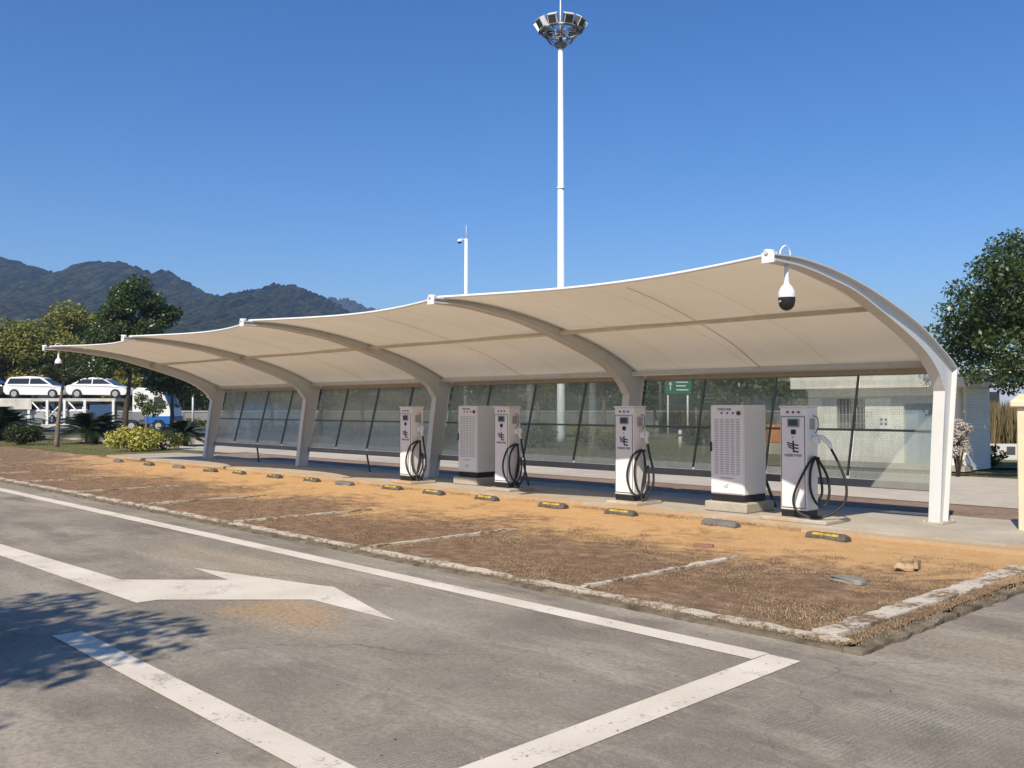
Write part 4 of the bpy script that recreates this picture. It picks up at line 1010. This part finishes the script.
# barrier along the far road
p = at(470, 84); s = empty('barrier_wall', p, RANG)
MB().box((0, 0, .62), (84, .25, 1.25)).build('wall', M['barrier'], s)
bs = MB()
for i in range(28): bs.box((-41+i*3.03, -.16, .62), (.14, .08, 1.24))
bs.build('barrier_posts', M['barrier'], s); MB().box((0, -.01, 1.3), (84, .36, .1)).build('coping', M['slab'], s)
tag(s, 'long grey concrete barrier along the far road', 'barrier')
bush('hedge', at(196, 78.5), 2.6, .85, 2600, .18, M['olive'], 151, 'clipped low brown green hedge right of the truck cab', cat='hedge', stretch=(1.0, 1.0), clumps=26)
for i, (px, d) in enumerate([(150, 118), (205, 120), (255, 116), (330, 122), (420, 125), (520, 128), (620, 126), (720, 122), (820, 118), (-30, 122), (910, 112), (985, 105), (1045, 108)]):
    pos = ['behind the truck cab', 'left of the far column', 'in the fourth bay', 'in the third bay', 'beyond the farthest station', 'beyond the farther cabinet', 'beyond the half sunlit station', 'beyond the nearest cabinet', 'beyond the white building left end', 'beyond the left edge', 'beyond the white building door', 'beyond the end column', 'beyond the cream pillar'][i]
    tree('distant_tree', at(px, d), 6.8, 5.2, .8, 2600, .55, M['midleaf' if i % 3 else 'leaf'], M['bark'], 160+i, f'distant bushy tree across the far road, {pos}', group='distant trees across the far road', trunk_r=.2, clumps=26, openness=.65)

# ------------------------------------------------------------------ cars and the car carrier
def make_car(mat, suv=False, L=4.1):
    r = empty('parked_car'); Wd = 1.62; z = .17
    # side silhouettes: x to the front
    k = L/4.1
    low = [(-1.98, .40), (-2.04, .56), (-2.03, .74), (-1.95, .88), (-1.5, .93), (-.4, .91), (.9, .89), (1.4, .84), (1.78, .74), (1.98, .60), (2.04, .45), (1.98, .28), (1.8, .22), (-1.82, .24)]
    roof = [(-1.72, .90), (-1.18, 1.24), (-.85, 1.36), (-.3, 1.42), (.12, 1.39), (.50, 1.28), (1.22, .86)] if not suv else [(-1.95, .90), (-1.80, 1.30), (-1.62, 1.42), (-.5, 1.49), (.2, 1.46), (.55, 1.36), (1.25, .86)]
    def loft(mb, poly, ws, mi=0):
        n = len(poly); vs = []
        for s, ins in ((-1, 0), (1, 0)):
            vs += [(x*k, s*w/2, zz) for (x, zz), w in zip(poly, ws)]
        fs = [tuple(range(n))[::-1], tuple(range(n, 2*n))] + [(i, (i+1) % n, n+(i+1) % n, n+i) for i in range(n)]
        mb.add(vs, fs, mi, False)
    mb = MB(); loft(mb, low, [Wd*.92, Wd*.93, Wd*.94, Wd*.95, Wd*.99, Wd, Wd, Wd*.98, Wd*.94, Wd*.88, Wd*.86, Wd*.88, Wd*.93, Wd*.93])
    loft(mb, [(x, z2) for x, z2 in roof], [Wd*.93] + [Wd*(.93-.40*(zz-.9)) for x, zz in roof[1:-1]] + [Wd*.93]); body = mb.build('body', mat, r, .05)
    # glazing, set just proud of the cabin sides
    for s in (-1, 1):
        gl = MB(); a = roof[0]; e = roof[-1]; tz = 1.34 if not suv else 1.39
        tz = 1.31 if not suv else 1.36
        for xa, xb, ta, tb in ((a[0]+(.34 if not suv else .2), -.33, (-.95 if not suv else -1.62), -.33), (-.26, e[0]-.26, -.26, .36)):
            f = lambda zz: s*(Wd/2*(.93-.40*(zz-.9))+.014)
            gl.add([(xa*k, f(.97), .97), (xb*k, f(.97), .97), (tb*k, f(tz-.02), tz-.02), (ta*k, f(tz-.02), tz-.02)], [(0,1,2,3)])
        gl.build('side_windows', M['win'], r)
    ws = MB(); (xa, za), (xb, zb) = roof[-1], roof[-2]; q = .02
    ws.add([((xa-.06)*k+q, -Wd*.42, za+.06+q), ((xa-.06)*k+q, Wd*.42, za+.06+q), ((xb+.04)*k+q, Wd*.34, zb-.03+q), ((xb+.04)*k+q, -Wd*.34, zb-.03+q)], [(0,1,2,3)]); ws.build('windscreen', M['win'], r)
    ws = MB(); (xa, za), (xb, zb) = roof[0], roof[1]
    ws.add([((xa+.05)*k-q, -Wd*.42, za+.08+q), ((xa+.05)*k-q, Wd*.42, za+.08+q), ((xb-.03)*k-q, Wd*.34, zb-.04+q), ((xb-.03)*k-q, -Wd*.34, zb-.04+q)], [(0,1,2,3)]); ws.build('rear_window', M['win'], r)
    for s in (-1, 1):
        MB().bbox((1.93*k, s*.55, .66), (.16, .34, .14), .03).build('headlight', M['glass'], r)
        MB().bbox((-1.98*k, s*.58, .76), (.10, .28, .14), .02).build('tail_light', M['red'], r)
        for x in (-1.25, 1.28):
            w = MB(); w.tube([(x*k, s*(Wd/2-.20), .31), (x*k, s*(Wd/2+.012), .31)], .31, 20); wh = w.build('wheel', M['rubber'], r)
            w = MB(); w.tube([(x*k, s*(Wd/2), .31), (x*k, s*(Wd/2+.022), .31)], .19, 12); w.build('rim', M['grey'], wh)
    return r
DT = 63.0; U = DT/FPX
tr = empty('car_carrier_truck', at(80, DT), RANG)
def lx(px): return (px-80)*U
def lz(py): return CAM_H + (408-py)*U
UP = lz(398.5); LOW = .55
mb = MB(); mb.box((lx(46), 0, UP-.10), (lx(122)-lx(-30), 2.1, .20)); up = mb.build('upper_deck', M['decksteel'], tr)
MB().box((lx(-5), -1.08, UP-.42), (lx(40)-lx(-50), .05, .62)).build('deck_side_panel', M['decksteel'], tr)
mb = MB(); mb.box((lx(40), 0, LOW-.14), (lx(128)-lx(-48), 2.1, .24)); mb.build('lower_deck', M['decksteel'], tr)
for px in (-25, 3, 37, 55, 72, 92, 120):
    for s in (-1, 1):
        MB().box((lx(px), s*1.02, (UP+LOW)/2-.1), (.16, .10, UP-LOW-.02)).build('deck_post', M['cabwhite'], tr)
bs = MB()
for a, b in ((40, 54), (70, 57), (30, 5), (76, 90)): bs.tube([(lx(a), -1.04, UP-.25), (lx(b), -1.04, LOW+.45)], .05, 6)
bs.build('diagonal_brace', M['cabwhite'], tr)
mb = MB(); mb.box((lx(118), 0, .62), (lx(172)-lx(60), .9, .22)); mb.build('chassis', M['dkgrey'], tr)
MB().bbox((lx(107.5), -.6, lz(412)), (lx(119)-lx(97), .9, 1.0), .03).build('van_window_block', M['carblue'], tr)  # plain blue block added to stand for a van's dark windows
# cab, facing +x
cx0, cx1 = lx(151), lx(177)
cab = MB(); cab.prism([(cx0, .75), (cx0, lz(394)), (cx0+.25, lz(391.5)), (cx1-.55, lz(392.5)), (cx1-.10, lz(408)), (cx1, lz(417)), (cx1, lz(417))][:6], -1.05, 1.05); cb = cab.build('cab', M['cabwhite'], tr, .04)
lo = MB(); lo.prism([(cx0-.02, .62), (cx0-.02, lz(416)), (cx1+.03, lz(416)), (cx1+.05, .22), (cx1-.30, .20), (cx1-.38, .55), (cx1-.60, .80), (cx1-1.05, .80), (cx1-1.28, .55)], -1.075, 1.075); lo.build('lower_panel', M['cabblue'], cb)
MB().prism([(lx(138), 1.3), (lx(138), lz(391)), (lx(143), lz(388)), (lx(151)+.3, lz(388.5)), (lx(151)+.3, lz(393)), (lx(150), 1.3)], -.95, .95).build('sleeper_fairing', M['cabwhite'], tr, .05)
for s in (-1, 1):
    g = MB(); y = s*1.06
    g.add([(cx1-1.15, y, lz(409)), (cx1-.28, y, lz(409)), (cx1-.62, y, lz(397)), (cx1-1.15, y, lz(397))], [(0,1,2,3)]); g.build('side_window', M['win'], cb)
    MB().bbox((cx1-.9, s*1.085, lz(414.5)), (.16, .03, .07), .01).build('door_handle', M['black'], cb)
    MB().bbox((cx1+.05, s*1.22, lz(404)), (.10, .22, .50), .03).build('mirror', M['black'], cb)
    for px in (164.5, 138, 126, 8, -4, -16):
        w = MB(); w.tube([(lx(px), s*.70, .40), (lx(px), s*1.06, .40)], .40, 20); wh = w.build('wheel', M['rubber'], tr)
        w = MB(); w.tube([(lx(px), s*1.02, .40), (lx(px), s*1.075, .40)], .21, 12); w.build('rim', M['grey'], wh)
g = MB(); q = .015; g.add([(cx1-.12+q, -.9, lz(407.5)), (cx1-.12+q, .9, lz(407.5)), (cx1-.50+q, .86, lz(394.5)), (cx1-.50+q, -.86, lz(394.5))], [(0,1,2,3)]); g.build('windscreen', M['win'], cb)
MB().bbox((cx1+.06, 0, .40), (.16, 2.1, .40), .04).build('bumper', M['cabblue'], cb)
tag(tr, 'white and blue car carrier truck parked on the road beyond the lawn', 'truck')
def put_car(o, px, z, lab, grp, flip=False):
    p = at(px, DT); o.location = (p.x, p.y, z); o.rotation_euler.z = RANG + (math.pi if flip else 0); tag(o, lab, 'car', grp)
g1 = 'cars on the carrier'
ca = make_car(M['carwhite'], True, 4.15); put_car(ca, 39, UP+.004, 'white estate car on the upper deck of the carrier, left of the other white car', g1)
cb_ = make_car(M['carwhite'], False, 4.15); put_car(cb_, 101, UP+.004, 'white saloon car on the upper deck of the carrier, nearest the cab', g1)
put_car(make_car(M['carblack'], False, 4.2), -21, UP+.004, 'black car on the upper deck of the carrier at the left edge', g1, True)
put_car(make_car(M['carsilver'], False, 4.1), 38, LOW+.0, 'silver car on the lower deck of the carrier behind the thin young tree', g1)
put_car(make_car(M['carwhite'], True, 3.9), -18, LOW+.0, 'white car on the lower deck of the carrier at the left edge', g1, True)
put_car(make_car(M['carsilver'], True, 3.4), 84, LOW+.0, 'pale car on the lower deck of the carrier behind the large sago palm', g1, True)

# ------------------------------------------------------------------ tree behind the viewpoint: casts the shade at lower left
tree('shade_tree', (-4.85, -3.7, 0), 6.0, 2.15, 3.3, 7500, .17, M['leaf'], M['bark'], 201, 'broadleaf tree out of frame whose shadow falls on the pavement at lower left', trunk_r=.16, clumps=30, openness=.6)

# ------------------------------------------------------------------ hills
def hills(name, ridge, depth, back, front, seed, rough):
    """forested ridge: heights given by bearing, falling to the plain in front and behind"""
    g = np.random.default_rng(seed); bx = np.array([r[0] for r in ridge]); bz = np.array([r[1] for r in ridge])
    px = np.linspace(bx[0], bx[-1], 900); top = np.interp(px, bx, bz); top = 1.6 + (408-top)/FPX*depth; lt = (px-512)/FPX*depth
    top = top + sum(a*np.sin(lt*6.283/w + g.uniform(0, 6.28)) * (.6+.4*np.sin(lt*6.283/(w*3.7) + g.uniform(0, 6.28))) for a, w in ((1.6, 110), (1.1, 61), (.8, 33), (.55, 19), (.5, 11), (.5, 6.5)))*depth/1150
    rows = np.linspace(-1, 1, 70); V = []
    ph = g.uniform(0, 6.28, (26, 2)); fr = np.stack([g.uniform(.002, .03, 26), g.uniform(.002, .03, 26)], 1)
    for rrow in rows:
        d = depth + (rrow*back if rrow > 0 else rrow*front)
        lat = (px-512)/FPX*depth
        shp = (1-abs(rrow))**1.05 if rrow < 0 else (1-rrow)**.8
        n = sum(np.sin(lat*a+ph[i,0]+d*b*.6)*np.sin(d*b+ph[i,1])*(.012/(a+.008)) for i, (a, b) in enumerate(fr))
        z = top*shp + n*rough*(1-abs(rrow))**.3*min(1, abs(rrow)*4) + g.normal(0, rough*.36, len(px))*(1-abs(rrow))
        V.append(np.stack([FW.x*d + RT.x*lat, FW.y*d + RT.y*lat, np.maximum(z, -2)*(1-abs(rrow))**.15 - .5], -1))
    V = np.array(V); m, n = V.shape[:2]; idx = np.arange(m*n).reshape(m, n)
    me = bpy.data.meshes.new(name); me.from_pydata(V.reshape(-1, 3).tolist(), [], np.stack([idx[:-1,:-1], idx[:-1,1:], idx[1:,1:], idx[1:,:-1]], -1).reshape(-1, 4).tolist())
    me.materials.append(M['hill']); o = bpy.data.objects.new(name, me); COL.objects.link(o)
    return tag(o, kind='structure')
hills('hills', [(-500, 300), (-320, 270), (-160, 262), (-60, 252), (0, 257), (18, 260), (40, 267), (55, 273), (75, 268), (95, 260), (122, 259), (140, 266), (150, 272), (165, 268), (180, 277), (200, 287), (222, 293), (245, 291), (275, 284), (295, 283), (315, 290), (335, 302), (360, 318), (400, 335), (450, 352), (520, 372), (640, 398), (700, 404)], 1150, 500, 760, 3, 4.5)
hills('far_hills', [(180, 340), (260, 312), (300, 300), (325, 295), (345, 299), (370, 306), (420, 318), (500, 335), (600, 352), (750, 372), (900, 380), (1100, 384), (1300, 390)], 2300, 700, 900, 9, 8)

# ------------------------------------------------------------------ haze
hz = MB(); hz.box((-900, 900, 122), (5200, 5200, 250))
t = NT('haze_air'); pv = t.n('ShaderNodeVolumePrincipled'); pv.inputs['Color'].default_value = (.50, .68, 1.0, 1); pv.inputs['Density'].default_value = .0003; pv.inputs['Anisotropy'].default_value = .2
t.l(pv.outputs[0], t.out.inputs['Volume'])
ho = hz.build('haze', t.m); tag(ho, kind='stuff')

# ------------------------------------------------------------------ light, sky, camera
SUND = Vector((.43, -1.01, 1.0)).normalized()      # towards the sun
sl = bpy.data.lights.new('Sun', 'SUN'); sl.energy = 4.3; sl.angle = R_(.53); sl.color = (1.0, .91, .77)
so = bpy.data.objects.new('Sun', sl); COL.objects.link(so); so.rotation_euler = SUND.to_track_quat('Z', 'Y').to_euler(); so.location = (0, 0, 50)
W = bpy.data.worlds.new('World'); S.world = W; W.use_nodes = True; nt = W.node_tree
bg = nt.nodes['Background']; sky = nt.nodes.new('ShaderNodeTexSky'); sky.sky_type = 'NISHITA'; sky.sun_disc = False
sky.sun_elevation = math.asin(SUND.z); sky.sun_rotation = math.atan2(SUND.x, SUND.y)
sky.air_density = 1.0; sky.dust_density = .2; sky.ozone_density = 4.2; sky.altitude = 200
hs = nt.nodes.new('ShaderNodeHueSaturation'); hs.inputs['Saturation'].default_value = 1.28; hs.inputs['Hue'].default_value = .509
nt.links.new(sky.outputs[0], hs.inputs['Color']); nt.links.new(hs.outputs[0], bg.inputs[0]); bg.inputs[1].default_value = .098
cd = bpy.data.cameras.new('Camera'); cam = bpy.data.objects.new('Camera', cd); COL.objects.link(cam)
cd.sensor_width = 36; cd.lens = FPX/1024*36; cd.clip_end = 9000; cd.clip_start = .05
cam.location = (0, 0, CAM_H); cam.rotation_euler = (math.pi/2 + PITCH, 0, YAW - math.pi/2); S.camera = cam
S.view_settings.view_transform = 'Standard'; S.view_settings.look = 'None'; S.view_settings.gamma = 1; S.view_settings.exposure = .48
S.view_settings.use_curve_mapping = False
S.render.engine = 'CYCLES'; cy = S.cycles
cy.max_bounces = 6; cy.transparent_max_bounces = 16; cy.volume_bounces = 0; cy.use_denoising = True
cy.caustics_reflective = False; cy.caustics_refractive = False
